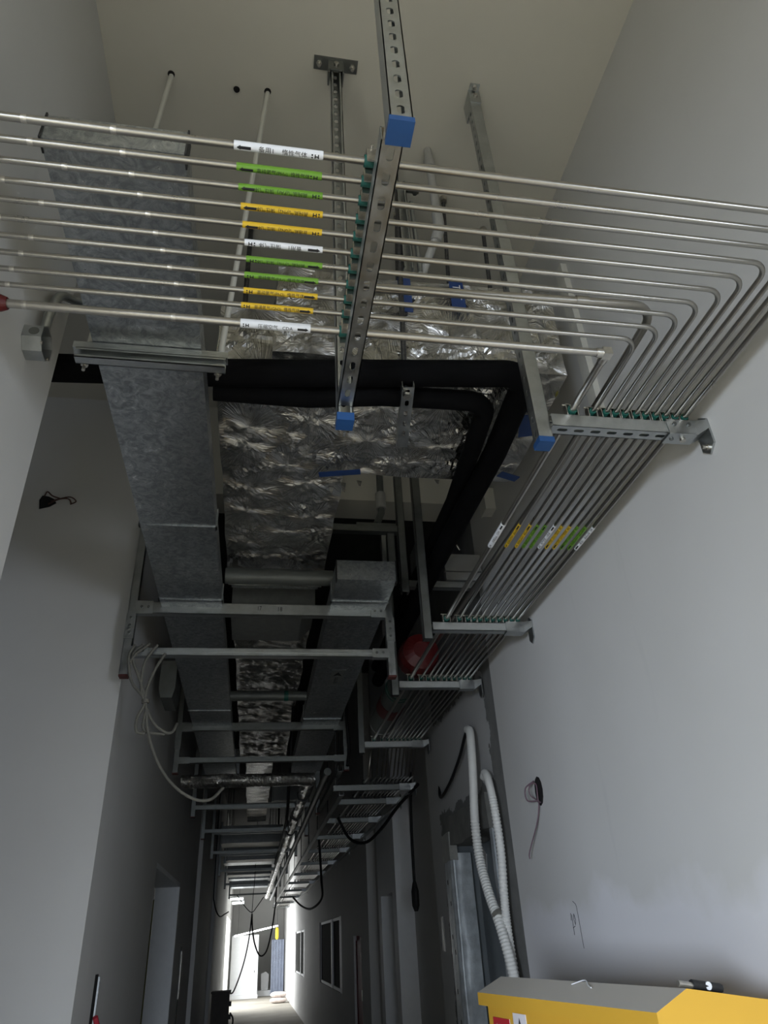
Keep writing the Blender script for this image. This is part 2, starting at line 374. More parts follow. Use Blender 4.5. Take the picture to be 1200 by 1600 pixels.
TXT = {}
def text_geo(s, size):
    """(verts2d, faces) of a line of text, left at x=0, centred on y=0"""
    key = (s, size)
    if key in TXT: return TXT[key]
    c = bpy.data.curves.new('lettering', 'FONT'); c.body = s; c.size = size; c.resolution_u = 2
    o = bpy.data.objects.new('lettering', c); COL.objects.link(o)
    dg = bpy.context.evaluated_depsgraph_get(); ev = o.evaluated_get(dg); me = ev.to_mesh()
    b = bmesh.new(); b.from_mesh(me); ev.to_mesh_clear()
    bpy.data.objects.remove(o); bpy.data.curves.remove(c)
    bmesh.ops.remove_doubles(b, verts=b.verts[:], dist=size*1e-4)
    ys = [v.co.y for v in b.verts] or [0]; xs = [v.co.x for v in b.verts] or [0]
    y0, y1 = min(ys), max(ys)
    for k in range(1, 6):
        y = y0+(y1-y0)*k/6
        bmesh.ops.bisect_plane(b, geom=b.verts[:]+b.edges[:]+b.faces[:], plane_co=(0, y, 0), plane_no=(0, 1, 0))
    b.verts.index_update()
    V = [(v.co.x-min(xs), v.co.y-size*.33) for v in b.verts]; Fc = [tuple(v.index for v in f.verts) for f in b.faces]
    b.free(); TXT[key] = (V, Fc, max(xs)-min(xs)); return TXT[key]

# ------------------------------------------------------------------ the setting
XL, XR, HC, FL = -.685, 1.262, 2.93, -CZ
YB, YE, YF, YH = -4.0, 32., 3.58, .40
struct('floor', MB().box(-4.6, 5.2, 1.3, YE+.3, FL-.15, FL), 'floor', 'dusty concrete floor of the long corridor')
struct('floor_hall', MB().box(-4.6, 5.2, YB-.3, 1.3, FL-.15, FL), 'hallfloor', 'pale floor of the cross hall behind the viewpoint')
struct('ceiling', MB().box(-4.6, 5.2, YB-.3, YF+.1, HC, HC+.15), 'ceilpaint', 'high painted slab ceiling above the ducts and pipes')
struct('ceiling_corridor', MB().box(-4.6, 5.2, YF+.1, YE+.3, HC, HC+.15), 'shadeslab', 'slab over the long corridor with shade put into its dark colour')
struct('wall_left', MB().box(XL-.2, XL, YH, 1.805, FL, HC).box(-4.2, XL-.2, YH, YH+.2, FL, HC), 'paintscuff', 'pale painted wall at the left carrying the metal junction box')
# passage that opens to the left between the near wall and the corridor
p = MB().box(-3.4, XL, YF, YF+.22, FL, HC)
struct('wall_passage', p, 'paint', 'shaded painted wall with a wired hole, facing the camera at left')
struct('wall_passage_end', MB().box(-3.45, -3.4, 1.6, 3.1, FL, HC).box(-3.45, -3.4, 3.1, YF+.2, FL, HC), 'paint', 'end wall of the side passage at left')
# lintel across the corridor mouth
struct('trim_1', MB().box(XL, XR, YF, YF+.22, 2.28, HC), 'ceilpaint', 'grey drop beam crossing the corridor under the ceiling')
# unseen wall behind the camera, its openings made up for the hall light
b = MB().box(-4.4, -3.8, YB-.2, YB, FL, HC).box(-2.2, -.55, YB-.2, YB, FL, HC).box(1.15, 2.8, YB-.2, YB, FL, HC).box(-.55, 1.15, YB-.2, YB, .65, HC).box(4.4, 5.0, YB-.2, YB, FL, HC)
for x in (-3.8, 2.8): b.box(x, x+1.6, YB-.2, YB, FL, -1.0).box(x, x+1.6, YB-.2, YB, .5, HC)
struct('wall_back', b, 'paint', 'painted hall wall behind the viewpoint with three openings added for the light')
struct('wall_hall_ends', MB().box(-4.4, -4.2, YB, YH+.2, FL, HC).box(4.8, 5.0, YB, YH+.2, FL, HC), 'paint', 'end walls of the cross hall behind the viewpoint')
# right wall: near painted part, rough part around the doorway, recess, pilaster, far part
struct('wall_right', MB().box(XR, XR+.3, YH, 3.67, FL, HC).box(XR+.3, 4.8, YH, YH+.2, FL, HC), 'paintscuff', 'large pale painted wall at the right above the yellow box')
XQ = XR+.018
w = MB().box(XQ, XQ+.26, 3.67, 4.0, FL, HC).box(XQ, XQ+.26, 5.06, 5.5, FL, HC).box(XQ, XQ+.26, 4.0, 5.06, .60, HC)
struct('wall_right_doorway', w, 'patched', 'rough plastered wall around the wrapped door frame at right')
struct('wall_right_recess', MB().box(1.42, 1.6, 5.5, 7.0, FL, HC), 'paint', 'dark recessed wall past the wrapped door at right')
w = MB().box(XR, 1.6, 6.98, 7.17, FL, HC).box(XR, 1.6, 7.83, 8.0, FL, HC).box(XR, 1.6, 7.17, 7.83, .345, HC)
struct('wall_right_pilaster', w, 'white', 'pale pilaster with a narrow opening, right side of corridor')
w = MB().box(1.36, 1.6, 8.0, 8.75, FL, HC).box(XR, 1.6, 8.75, 9.4, FL, HC).box(XR, 1.6, 9.4, 10.1, .03, HC).box(XR, 1.6, 10.1, 11.3, FL, HC)
struct('wall_right_middle', w, 'paint', 'corridor wall at right around the red cabinet')
def wall_with_holes(y0, y1, holes):
    m = MB(); y = y0
    for (a, b_, z0, z1) in holes:
        m.box(XR, XR+.22, y, a, FL, HC).box(XR, XR+.22, a, b_, FL, z0).box(XR, XR+.22, a, b_, z1, HC); y = b_
    m.box(XR, XR+.22, y, y1, FL, HC); return m
struct('wall_right_far', wall_with_holes(11.3, YE, [(11.45, 15.1, -.63, .29), (19.4, 23.1, -.70, .25)]), 'paint', 'bright far corridor wall at right with two windows and a glass door')
# rooms behind right openings
struct('wall_room_right', MB().box(1.95, 2.0, 11., 24., FL, HC), 'paint', 'wall of the room seen through the corridor windows')
# left corridor wall with the doorway
w = MB().box(XL-.22, XL, YF+.22, 5.85, FL, HC).box(XL-.22, XL, 7.9, 10.1, FL, HC).box(XL-.22, XL, 5.85, 7.9, .545, HC)
struct('wall_corridor_left', w, 'paint', 'dark corridor wall at left with a deep doorway')
w = MB().box(XL-.22, XL+.05, 10.1, 11.4, FL, HC).box(XL-.22, XL, 11.4, 14.5, FL, HC).box(XL-.22, XL+.06, 14.5, 15.2, FL, HC).box(XL-.22, XL, 15.2, 24., FL, HC).box(XL-.22, XL, 28.4, YE, FL, HC).box(XL-.22, XL, 24., 28.4, .75, HC)
struct('wall_corridor_left_far', w, 'paint', 'far corridor wall at left with shallow pilasters')
struct('wall_end', MB().box(-4, 3.2, YE, YE+.2, FL, HC), 'paint', 'end wall of the long corridor')
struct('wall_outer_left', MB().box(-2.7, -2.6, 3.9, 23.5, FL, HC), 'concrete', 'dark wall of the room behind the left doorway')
# doorway 1 (left): white reveal, olive panel inside
d = MB().box(XL-.222, XL-.001, 7.86, 7.9, FL, .545).box(XL-.222, XL-.001, 5.85, 7.9, .51, .545)
struct('door_1', d, 'whitesatin', 'white lined reveal of the doorway in the left corridor wall')
panel = MB().box(-1.6, -.93, 8.0, 8.04, FL, .42)
# doorway 2 (right): door leaf behind the wrapped frame
d = thing('door_2', 'grey door leaf standing back in the rough doorway at right', 'door', (1.45, 4.53, FL)); d['kind'] = 'structure'
obj('door_leaf', MB().box(1.44, 1.48, 4.0, 5.06, FL, .60), 'doorgrey', d)
obj('door_handle', MB().tube([(1.44, 4.12, -.15), (1.40, 4.12, -.15), (1.395, 4.20, -.15)], .008, 8), 'bolt', d)
# openings past the pilaster
obj('dark_panel', MB().box(1.40, 1.43, 7.17, 7.83, FL, .345), 'doorblue', bpy.data.objects['wall_right_pilaster'])
# window frames in the far wall
for k, (a, b_, z0, z1) in enumerate([(11.45, 15.1, -.63, .29), (19.4, 23.1, -.70, .25)]):
    t = thing('window_%d' % (k+1), ['nearer', 'farther'][k]+' window opening in the bright right corridor wall', 'window', (XR+.1, (a+b_)/2, z0)); t['kind'] = 'structure'
    m = MB().box(XR+.004, XR+.06, a, a+.30, z0, z1).box(XR+.02, XR+.06, b_-.05, b_, z0, z1).box(XR+.02, XR+.06, a, b_, z0, z0+.04).box(XR+.02, XR+.06, a, b_, z1-.04, z1)
    obj('window_frame', m, 'white', t)
    mid = a+(b_-a)*.42
    obj('mullion', MB().box(XR+.01, XR+.06, mid-.09, mid+.09, z0, z1), 'white', t)
    for (p0, p1) in ((a+.30, mid-.09), (mid+.09, b_-.05)):
        obj('pane', MB().box(XR+.035, XR+.043, p0, p1, z0+.04, z1-.04), 'darkpane', t)

# ------------------------------------------------------------------ gas pipes
PY = [.781, .823, .865, .907, .949, .992, 1.034, 1.077, 1.121, 1.165, 1.221]
PX = [1.193, 1.163, 1.132, 1.101, 1.070, 1.041, 1.007, .977, .948, .907, .845]
PR = [.0075, .0070]+[.0062]*8+[.0102]
PZ = 1.26; PZ2 = 1.06
LAB = [(-.089, .075), (-.085, .076), (-.082, .081), (-.078, .085), (-.075, .087), (-.071, .092), (-.068, .095), (-.072, .090), (-.074, .092), (-.080, .085), (-.082, .083)]
LC = ['labwhite', 'labgreen', 'labgreen', 'labyellow', 'labyellow', 'labwhite', 'labgreen', 'labgreen', 'labyellow', 'labyellow', 'labwhite']
# label layouts: A arrow first, B logo first; True = label wrapped on upside down
TX = [('A', False, '备用1    惰性气体'), ('A', False, '高纯氦气(PHe)  惰性气体'), ('B', True, '高纯氩气(PAr)  惰性气体'), ('B', True, '高纯氮气(PN2)  惰性气体'), ('B', True, '普通氮气(GN2)  惰性气体'),
      ('A', True, '备用1    惰性气体'), ('A', True, '高纯氦气(PHe)  惰性气体'), ('B', False, '高纯氩气(PAr)  惰性气体'), ('B', False, '高纯氮气(PN2)  惰性气体'), ('B', False, '普通氮气(GN2)  惰性气体'), ('B', False, '压缩空气   CDA')]
ORD = ['outermost', 'second', 'third', 'fourth', 'fifth', 'sixth', 'seventh', 'eighth', 'ninth', 'tenth', 'innermost']
CN = {'labwhite': 'white', 'labgreen': 'green', 'labyellow': 'yellow'}
def wrap(V, Fc, o, ax, r, u0, w0, L, rot):
    """lay flat lettering (x along the pipe, y around it) on a pipe of radius r; o = start, ax = run, u0 = outward at y=0, w0 = 'up' side"""
    o, ax, u0, w0 = Vector(o), Vector(ax), Vector(u0), Vector(w0); out = []
    for (x, y) in V:
        if rot: x, y = L-x, -y
        a = y/r; out.append(o+ax*x+(u0*math.cos(a)+w0*math.sin(a))*r)
    return out, Fc
def pipe_label(par, i, o, ax, L, u0, w0):
    r = PR[i]; lay, rot, s = TX[i]
    o = Vector(o); ax = Vector(ax)
    lb = obj('label_sleeve', MB().tube([o, o+ax*L], r+.0006, 20), LC[i], par)
    m = MB(); rr = r+.0010
    size = .0112 if i not in (0, 5, 10) else .0118
    V, Fc, wd = text_geo(s, size)
    ar = .026; room = L*(.97)-ar-.030
    k = min(1.0, room/wd)
    x0 = (.008+ar+.004) if lay == 'A' else .030
    vs, fs = wrap([(x*k+x0+(room-wd*k)*.5, y) for x, y in V], Fc, o, ax, rr, u0, w0, L, rot); m.add(vs, fs); obj('lettering', m, 'ink', lb, recalc=False); m = MB()
    # arrow
    def quadstrip(P, n=5):   # P: list of (x, ylo, yhi)
        vv = []; ff = []
        for (x, a, b_) in P:
            for q in range(n+1): vv.append((x, a+(b_-a)*q/n))
        for c_ in range(len(P)-1):
            for q in range(n): ff.append((c_*(n+1)+q, (c_+1)*(n+1)+q, (c_+1)*(n+1)+q+1, c_*(n+1)+q+1))
        return vv, ff
    if lay == 'A': P = [(.005, -.0002, .0002), (.012, -.0045, .0045), (.0121, -.0028, .0028), (.005+ar, -.0028, .0028)]
    else: P = [(L-.005-ar, -.0028, .0028), (L-.0121, -.0028, .0028), (L-.012, -.0045, .0045), (L-.005, -.0002, .0002)]
    vv, ff = quadstrip(P); vs, fs = wrap(vv, ff, o, ax, rr, u0, w0, L, rot); m.add(vs, fs); obj('arrow', m, 'ink', lb, recalc=False); m = MB()
    # maker's mark: a letter H beside two strokes
    lx = L-.022 if lay == 'A' else .006
    for P in ([(lx+.006, -.004, .004), (lx+.008, -.004, .004)], [(lx+.012, -.004, .004), (lx+.014, -.004, .004)], [(lx+.008, -.001, .001), (lx+.012, -.001, .001)],
              [(lx, .001, .004), (lx+.003, .001, .004)], [(lx, -.004, -.001), (lx+.003, -.004, -.001)]):
        vv, ff = quadstrip(P, 3); vs, fs = wrap(vv, ff, o, ax, rr, u0, w0, L, rot); m.add(vs, fs)
    obj('maker_mark', m, 'ink', lb, recalc=False)
rings = [(-.45, -.30), (-.45, -.29), (-.40, -.28), (-.52, -.27), (-.46, -.26), (-.55, -.25), (-.50, -.24), (-.53, -.23), (-.56, -.22), (-.58, -.21), (-.56, -.235)]
for i in range(11):
    y, x, r = PY[i], PX[i], PR[i]
    nm = 'compressed_air_pipe' if i == 10 else 'gas_pipe'
    lbl = ('thick innermost steel pipe with a white CDA label and square elbow' if i == 10 else
           '%s of the thin steel pipes from the camera, %s label' % (['first', 'second', 'third', 'fourth', 'fifth', 'sixth', 'seventh', 'eighth', 'ninth', 'tenth'][i], CN[LC[i]]))
    t = thing(nm, lbl, 'pipe', (0, y, PZ), 'stainless gas pipes turning along the corridor')
    jog = 5.62-.018*i*0
    path = fillet([(XL+.002, y, PZ), (x, y, PZ), (x, 5.38, PZ), (x, 5.60, PZ2), (x, 30., PZ2)], .045 if i < 10 else .004, 8)
    obj('tube', MB().tube(path, r, 12), 'steel' if i < 10 else 'cdasteel', t)
    if i == 10:
        obj('elbow', MB().tube([(x-.028, y, PZ), (x-.003, y, PZ)], r+.0022, 14).tube([(x, y-.004, PZ), (x, y+.03, PZ)], r+.0022, 14).box(x-.012, x+.012, y-.012, y+.012, PZ-.012, PZ+.012), 'weld', t)
    for q in rings[i]:
        obj('weld_ring', MB().tube([(q-.005, y, PZ), (q-.002, y, PZ), (q+.002, y, PZ), (q+.005, y, PZ)], [r+.00005, r+.0003, r+.0003, r+.00005], 12, caps=False), 'weld', t)
    # labels over the lobby: lettering wraps round the underside of the pipe
    d = Vector((0, -y, -PZ)).normalized(); up = Vector((0, -d.z, d.y))     # towards the viewer's side, and image-up around the pipe
    up = Vector((0, d.z, -d.y)); ang = math.radians(-36 if i in (1, 4, 6, 7) else -24)
    u0 = d*math.cos(ang)+up*math.sin(ang); w0 = -d*math.sin(ang)+up*math.cos(ang)
    a, b_ = LAB[i]; pipe_label(t, i, (a, y, PZ), (1, 0, 0), b_-a, u0, w0)
    # second label further on, over the corridor
    dd = Vector((-x, 0, -PZ)).normalized(); u0 = dd; ax = Vector((0, -1, 0)); w0 = u0.cross(ax)*-1
    pipe_label(t, i, (x, 2.26, PZ), ax, .17, u0, w0)

# ------------------------------------------------------------------ strut support over the lobby
CLAMP = {}
def clamp(par, x, y, z, r, axis, parts=True):
    """two-piece strut clamp with a green rubber cushion around a pipe running along axis; stands on the channel at z-r-.006"""
    key = (round(r, 4), axis)
    if key not in CLAMP:
        m = MB(); A = Vector((1, 0, 0)) if axis == 'x' else Vector((0, 1, 0)); B = Vector((0, 1, 0)) if axis == 'x' else Vector((1, 0, 0))
        for q in (-1, 1):
            m.obox(B*q*(r+.006)*1.0+Vector((0, 0, -.002)), B, A, (0, 0, 1), .0012, .010, r+.010)
            m.obox(B*q*(r+.001)+Vector((0, 0, r+.009)), B, A, (0, 0, 1), .0065, .010, .0012)
        m.tube([-B*(r+.014)+Vector((0, 0, r+.013)), B*(r+.014)+Vector((0, 0, r+.013))], .0028, 6)
        m.tube([B*(r+.012)+Vector((0, 0, r+.013)), B*(r+.018)+Vector((0, 0, r+.013))], .0055, 6)
        g = MB().tube([-A*.0135, A*.0135], r+.0038, 12)
        o0 = bb(m.v); o1 = bb(g.v)
        CLAMP[key] = (m.mesh('clamp', 'bolt', o0), o0, g.mesh('cushion', 'greenrubber', o1), o1)
    me, o0, ge, o1 = CLAMP[key]
    c_ = place('clamp', me, (x+o0[0], y+o0[1], z+o0[2]), par)
    place('cushion', ge, (x+o1[0], y+o1[1], z+o1[2]), c_)

BX = .190
t = thing('strut_hanger_frame', 'slotted steel channel under the pipes with two hangers and blue end caps', 'pipe support', (BX, 1.05, 1.19))
obj('beam', MB().channel((BX, .700, 1.2), (0, 1, 0), (1, 0, 0), (0, 0, -1), .725, sw=.014), 'zinc', t)
obj('front_hanger', MB().channel((BX+.008, .655, 1.195), (0, 0, 1), (1, 0, 0), (0, -1, 0), HC-1.195, sw=.014, sl=.026), 'zinc', t)
obj('rear_hanger', MB().channel((BX, 1.468, 1.165), (0, 0, 1), (1, 0, 0), (0, 1, 0), HC-1.165, sw=.014, sl=.022), 'zinc', t)
obj('end_cap', MB().box(BX-.0145, BX+.0305, .653, .699, 1.183, 1.197), 'blueplastic', t)
obj('end_cap', MB().box(BX-.0225, BX+.0225, 1.425, 1.470, 1.153, 1.178), 'blueplastic', t)
m = MB().box(BX-.085, BX+.085, 1.41, 1.46, HC-.006, HC-.0005).box(BX-.028, BX+.028, 1.418, 1.424, HC-.07, HC-.006).box(BX-.030, BX-.024, 1.42, 1.472, HC-.09, HC-.006).box(BX+.024, BX+.030, 1.42, 1.472, HC-.09, HC-.006)
br = obj('ceiling_bracket', m, 'zincdark', t)
for q in (-.065, .065): obj('bolt', MB().tube([(BX+q, 1.435, HC-.006), (BX+q, 1.435, HC-.013)], .011, 6).tube([(BX+q, 1.435, HC-.013), (BX+q, 1.435, HC-.03)], .006, 8), 'bolt', br)
obj('bolt', MB().tube([(BX, 1.420, HC-.04), (BX, 1.408, HC-.04)], .010, 6), 'bolt', br)
for i in range(11): clamp(t, BX-.024, PY[i], PZ, PR[i], 'x')

# wall racks carrying the pipes along the corridor
def rack(y, z0, label, near, x0=.776, post=True, posttop=2.4, ndet=True, width=.041):
    t = thing('pipe_rack', label, 'pipe support', (1.0, y, z0), 'steel racks carrying the gas pipes along the right wall')
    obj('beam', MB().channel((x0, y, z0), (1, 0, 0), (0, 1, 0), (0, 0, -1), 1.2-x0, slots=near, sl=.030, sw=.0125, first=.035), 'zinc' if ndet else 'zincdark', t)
    # wall shoe: sleeve, base plate and bolts
    m = MB().box(1.128, 1.215, y-.0245, y-.0205, z0-.003, z0+.046).box(1.128, 1.215, y+.0205, y+.0245, z0-.003, z0+.046).box(1.128, 1.215, y-.0245, y+.0245, z0-.006, z0-.002)
    m.add([(1.215, y-.0245, z0-.006), (1.215, y+.0245, z0-.006), (1.256, y+.03, z0+.02), (1.256, y-.03, z0+.02), (1.215, y-.0245, z0+.046), (1.256, y-.03, z0+.05), (1.215, y+.0245, z0+.046), (1.256, y+.03, z0+.05)], [(0, 1, 2, 3), (0, 3, 5, 4), (1, 6, 7, 2)])
    obj('wall_shoe', m, 'zinc', t)
    pl = MB().prism([(y-.028, z0+.055), (y, z0+.078), (y+.028, z0+.055), (y+.028, z0-.030), (y, z0-.052), (y-.028, z0-.030)], 'x', 1.255, XR-.0005)
    p_ = obj('base_plate', pl, 'zinc', t)
    if near:
        for zz in (z0+.056, z0-.030): obj('bolt', MB().tube([(1.255, y, zz), (1.247, y, zz)], .011, 6).tube([(1.247, y, zz), (1.235, y, zz)], .006, 8), 'bolt', p_)
        for xx in (1.15, 1.195): obj('bolt', MB().tube([(xx, y-.0245, z0+.028), (xx, y-.030, z0+.028)], .006, 8), 'zincdark', t)
        obj('bolt', MB().tube([(1.18, y, z0-.006), (1.18, y, z0-.013)], .009, 6), 'bolt', t)
        obj('bolt', MB().tube([(1.145, y, z0-.006), (1.145, y, z0-.010)], .006, 8), 'zincdark', t)
    if post == 'rod':
        obj('hanger_rod', MB().tube([(x0+.02, y, z0+.02), (x0+.02, y, posttop)], .006, 6), 'rod', t)
    elif post:
        xp = x0-.022
        ch = MB().channel((xp-.0205, y+.012, z0-.035), (0, 0, 1), (0, 1, 0), (-1, 0, 0), posttop-z0+.035, slots=near, sw=.011, sl=.024)
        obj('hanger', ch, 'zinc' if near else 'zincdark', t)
        if near: obj('end_cap', MB().box(xp-.0225, xp+.0225, y-.011, y+.035, z0-.052, z0-.034), 'blueplastic', t)
        elif ndet: obj('end_cap', MB().box(xp-.0205, xp+.0205, y-.008, y+.033, z0-.037, z0-.030), 'reddark' if False else 'blackiron', t)
    if ndet:
        for i in range(11): clamp(t, PX[i], y-.010, z0+.06, PR[i], 'y')
    else:
        m = MB()
        for i in range(11): m.box(PX[i]-.011, PX[i]+.011, y-.014, y+.014, z0+.04, z0+.082)
        obj('clamp_row', m, 'blackiron', t)['kind'] = 'stuff'
    return t
r1 = rack(1.468, 1.2, 'nearest pipe rack on the right wall, slotted beam with blue capped hanger', True, posttop=HC)
m = MB().box(.735, .775, 1.43, 1.53, HC-.006, HC-.0005).box(.733, .739, 1.47, 1.53, HC-.12, HC-.006).box(.733, .777, 1.455, 1.460, HC-.09, HC-.006)
b_ = obj('ceiling_bracket', m, 'zinc', r1)
obj('bolt', MB().tube([(.755, 1.442, HC-.006), (.755, 1.442, HC-.02)], .010, 6), 'bolt', b_)
obj('bolt', MB().tube([(.755, 1.455, HC-.05), (.755, 1.445, HC-.05)], .009, 6), 'bolt', b_)
NAMES = ['second', 'third', 'fourth']
for k, (y, top) in enumerate([(2.99, 2.3), (3.86, 2.0), (5.28, 1.9)]):
    rack(y, 1.2, '%s pipe rack from the camera, plain beam with dark pipe clamps' % NAMES[k], False, posttop=top, ndet=True)
NM = ['fifth', 'sixth', 'seventh', 'eighth', 'ninth', 'tenth', 'eleventh', 'twelfth', 'thirteenth', 'fourteenth', 'fifteenth', 'sixteenth']
for k, y in enumerate([5.85, 6.5, 7.6, 8.9, 10.3, 12.0, 13.9, 16.0, 18.4, 21.0, 24.0, 27.0]):
    rack(y, 1.0, '%s pipe rack from the camera, in the dark corridor' % NM[k], False, x0=.60 if k == 0 else .70, posttop=HC, ndet=False, post='rod')

# ------------------------------------------------------------------ ducts
def duct(name, label, x0, x1, y0, y1, z0, h, joints, group=None, cap=True):
    t = thing(name, label, 'air duct', ((x0+x1)/2, (y0+y1)/2, z0), group)
    obj('duct_body', MB().box(x0, x1, y0, y1, z0, z0+h), 'galvduct', t)
    for y in joints:
        m = MB().box(x0-.006, x1+.006, y-.012, y+.012, z0-.006, z0+.0005).box(x0-.006, x0+.0005, y-.012, y+.012, z0-.006, z0+h+.006).box(x1-.0005, x1+.006, y-.012, y+.012, z0-.006, z0+h+.006).box(x0-.006, x1+.006, y-.012, y+.012, z0+h-.0005, z0+h+.006)
        obj('joint_flange', m, 'galvduct', t)
    if cap:
        for q in (x0-.002, x1-.002): obj('corner_seam', MB().box(q, q+.004, y0-.004, y0+.035, z0-.003, z0+h+.003), 'blackiron', t)
    return t
LD = duct('air_duct', 'long flat galvanised duct with spangled underside at left', -.515, -.212, .967, 8.2, 1.5, .085, (2.62, 3.36, 5.35, 7.0))
duct('air_duct', 'short galvanised duct with an arrow sticker, above the right end of the frame', .345, .640, 3.08, 8.0, 1.5, .105, (3.34, 5.6), cap=True)
d2 = [o for o in bpy.data.objects if o.name.startswith('air_duct')][-1]
st = obj('flow_sticker', MB().box(.455, .545, 4.42, 4.72, 1.4985, 1.4999), 'dullgalv', d2)
m = MB(); z = 1.4975
m.prism([(.500, 4.46), (.530, 4.54), (.500, 4.52), (.470, 4.54)], 'z', z, z+.0006)
for k in range(4): m.box(.488, .512, 4.57+k*.034, 4.57+k*.034+.008, z, z+.0006).box(.488, .494, 4.57+k*.034, 4.59+k*.034, z, z+.0006)
obj('arrow_print', m, 'ink', st)
# angle bar and rods holding the left duct
t = thing('duct_trapeze', 'galvanised cross bar under the left duct hung on two white sleeved rods', 'duct support', (-.34, 1.6, 1.45))
obj('cross_bar', MB().channel((-.555, 1.60, 1.455), (1, 0, 0), (0, 0, 1), (0, 1, 0), .415, w=.036, slots=False, h=.03).box(-.565, -.135, 1.572, 1.602, 1.474, 1.478).box(-.565, -.135, 1.572, 1.576, 1.478, 1.497), 'zinc', t)
for (xt, yt, xb) in ((-.443, 1.564, -.535), (-.070, 1.580, -.162)):
    rd = obj('sleeved_rod', MB().tube([(xt, yt, HC-.001), (xb, 1.612, 1.49)], .0095, 10), 'pvc', t)
    obj('threaded_end', MB().tube([(xb, 1.612, 1.49), (xb-.001, 1.613, 1.425)], .005, 8).tube([(xb, 1.612, 1.452), (xb, 1.612, 1.443)], .011, 6), 'bolt', rd)
    obj('anchor_hole', MB().tube([(xt, yt-.006, HC), (xt, yt-.006, HC-.003)], .014, 10), 'void', rd)

# foil wrapped plenum and duct
def crumple(p, n, amp, sc):
    q = Vector(p)*sc; return Vector(p)+Vector(n)*amp*(noise.noise(q)+.5*noise.noise(q*2.7+Vector((7, 3, 1))))
def foilbox(x0, x1, y0, y1, z0, z1, amp=.016, sag=.0, res=.035, crease=0.):
    m = MB()
    def nx(a, b): return max(2, int((b-a)/res))
    rnd = random.Random(int(x0*91+y0*37+z0*11))
    def pinset(a0, a1, b0, b1):
        return [(a0+(a1-a0)*(i+.5+rnd.uniform(-.2, .2))/max(1, round((a1-a0)/.24)), b0+(b1-b0)*(j+.5+rnd.uniform(-.2, .2))/max(1, round((b1-b0)/.24)), rnd.random()*50) for i in range(max(1, round((a1-a0)/.24))) for j in range(max(1, round((b1-b0)/.24)))]
    pins = {0: pinset(y0, y1, z0, z1), 1: pinset(x0, x1, z0, z1), 2: pinset(x0, x1, y0, y1)}
    def disp(p, n):
        p = Vector(p); w = p*4.0; k = max(range(3), key=lambda q: abs(n[q]))
        v = p+Vector((noise.noise(w), noise.noise(w+Vector((9, 0, 0))), noise.noise(w+Vector((0, 9, 4)))))*amp
        if p.z < (z0+z1)/2: v.z -= sag*math.sin(math.pi*(p.x-x0)/(x1-x0))*math.sin(math.pi*(p.y-y0)/(y1-y0))
        a, b = [p[q] for q in range(3) if q != k]
        e = min(a-[x0, y0, z0][[q for q in range(3) if q != k][0]], [x1, y1, z1][[q for q in range(3) if q != k][0]]-a, b-[x0, y0, z0][[q for q in range(3) if q != k][1]], [x1, y1, z1][[q for q in range(3) if q != k][1]]-b)
        edge = min(1., max(0., e/.03))
        h = 0.
        for (pa, pb, sd) in pins[k]:
            da, db = a-pa, b-pb; d = math.hypot(da, db)
            if d < .17 and d > 1e-6:
                c_ = noise.noise(Vector((da/d*3.4+sd, db/d*3.4, sd)))
                h += (1-d/.17)*(abs(c_)*1.9-.35)*.016*min(1, d/.02)-.010*max(0, 1-d/.03)
        h -= abs(noise.noise(p*13+Vector((3, 1, 2))))*.012+abs(noise.noise(p*31))*.004
        return v+Vector(n)*h*crease*edge
    X, Y, Z = x1-x0, y1-y0, z1-z0
    m.grid(lambda u, v: disp((x0+X*u, y0+Y*v, z0), (0, 0, -1)), nx(x0, x1), nx(y0, y1), crease == 0)
    m.grid(lambda u, v: disp((x0+X*u, y0+Y*v, z1), (0, 0, 1)), nx(x0, x1), nx(y0, y1), crease == 0)
    m.grid(lambda u, v: disp((x0+X*u, y0, z0+Z*v), (0, -1, 0)), nx(x0, x1), nx(z0, z1), crease == 0)
    m.grid(lambda u, v: disp((x0+X*u, y1, z0+Z*v), (0, 1, 0)), nx(x0, x1), nx(z0, z1), crease == 0)
    m.grid(lambda u, v: disp((x0, y0+Y*u, z0+Z*v), (-1, 0, 0)), nx(y0, y1), nx(z0, z1), crease == 0)
    m.grid(lambda u, v: disp((x1, y0+Y*u, z0+Z*v), (1, 0, 0)), nx(y0, y1), nx(z0, z1), crease == 0)
    return m
t = thing('foil_wrapped_plenum', 'big crumpled foil wrapped air plenum with a duct leading off behind', 'air duct', (.45, 2.4, 1.72))
PZB = 1.76
obj('plenum_box', foilbox(.0, 1.085, 1.83, 2.55, PZB, 2.20, .013, .03, .012, 1.), 'foil', t)
obj('duct_run', foilbox(-.205, .325, 1.93, 3.72, PZB+.0, 2.1, .010, .01, .014, .9), 'foil', t)
obj('collar', foilbox(-.19, .31, 3.70, 3.80, PZB+.02, 2.06, .006), 'galvduct', t)
for (x, y, l) in ((.33, 2.62, .05), (.28, 2.66, .03), (.40, 2.60, .025), (.75, 2.56, .02)):
    sh = MB()
    sh.add([(x-.012, y, PZB), (x+.012, y+.004, PZB), (x+.006, y+.006, PZB-l), (x-.004, y+.002, PZB-l*.9)], [(0, 1, 2, 3)])
    sh.add([(x-.012, y+.002, PZB), (x+.012, y+.006, PZB), (x+.006, y+.008, PZB-l), (x-.004, y+.004, PZB-l*.9)], [(3, 2, 1, 0)])
    obj('foil_shred', sh, 'foil', t)
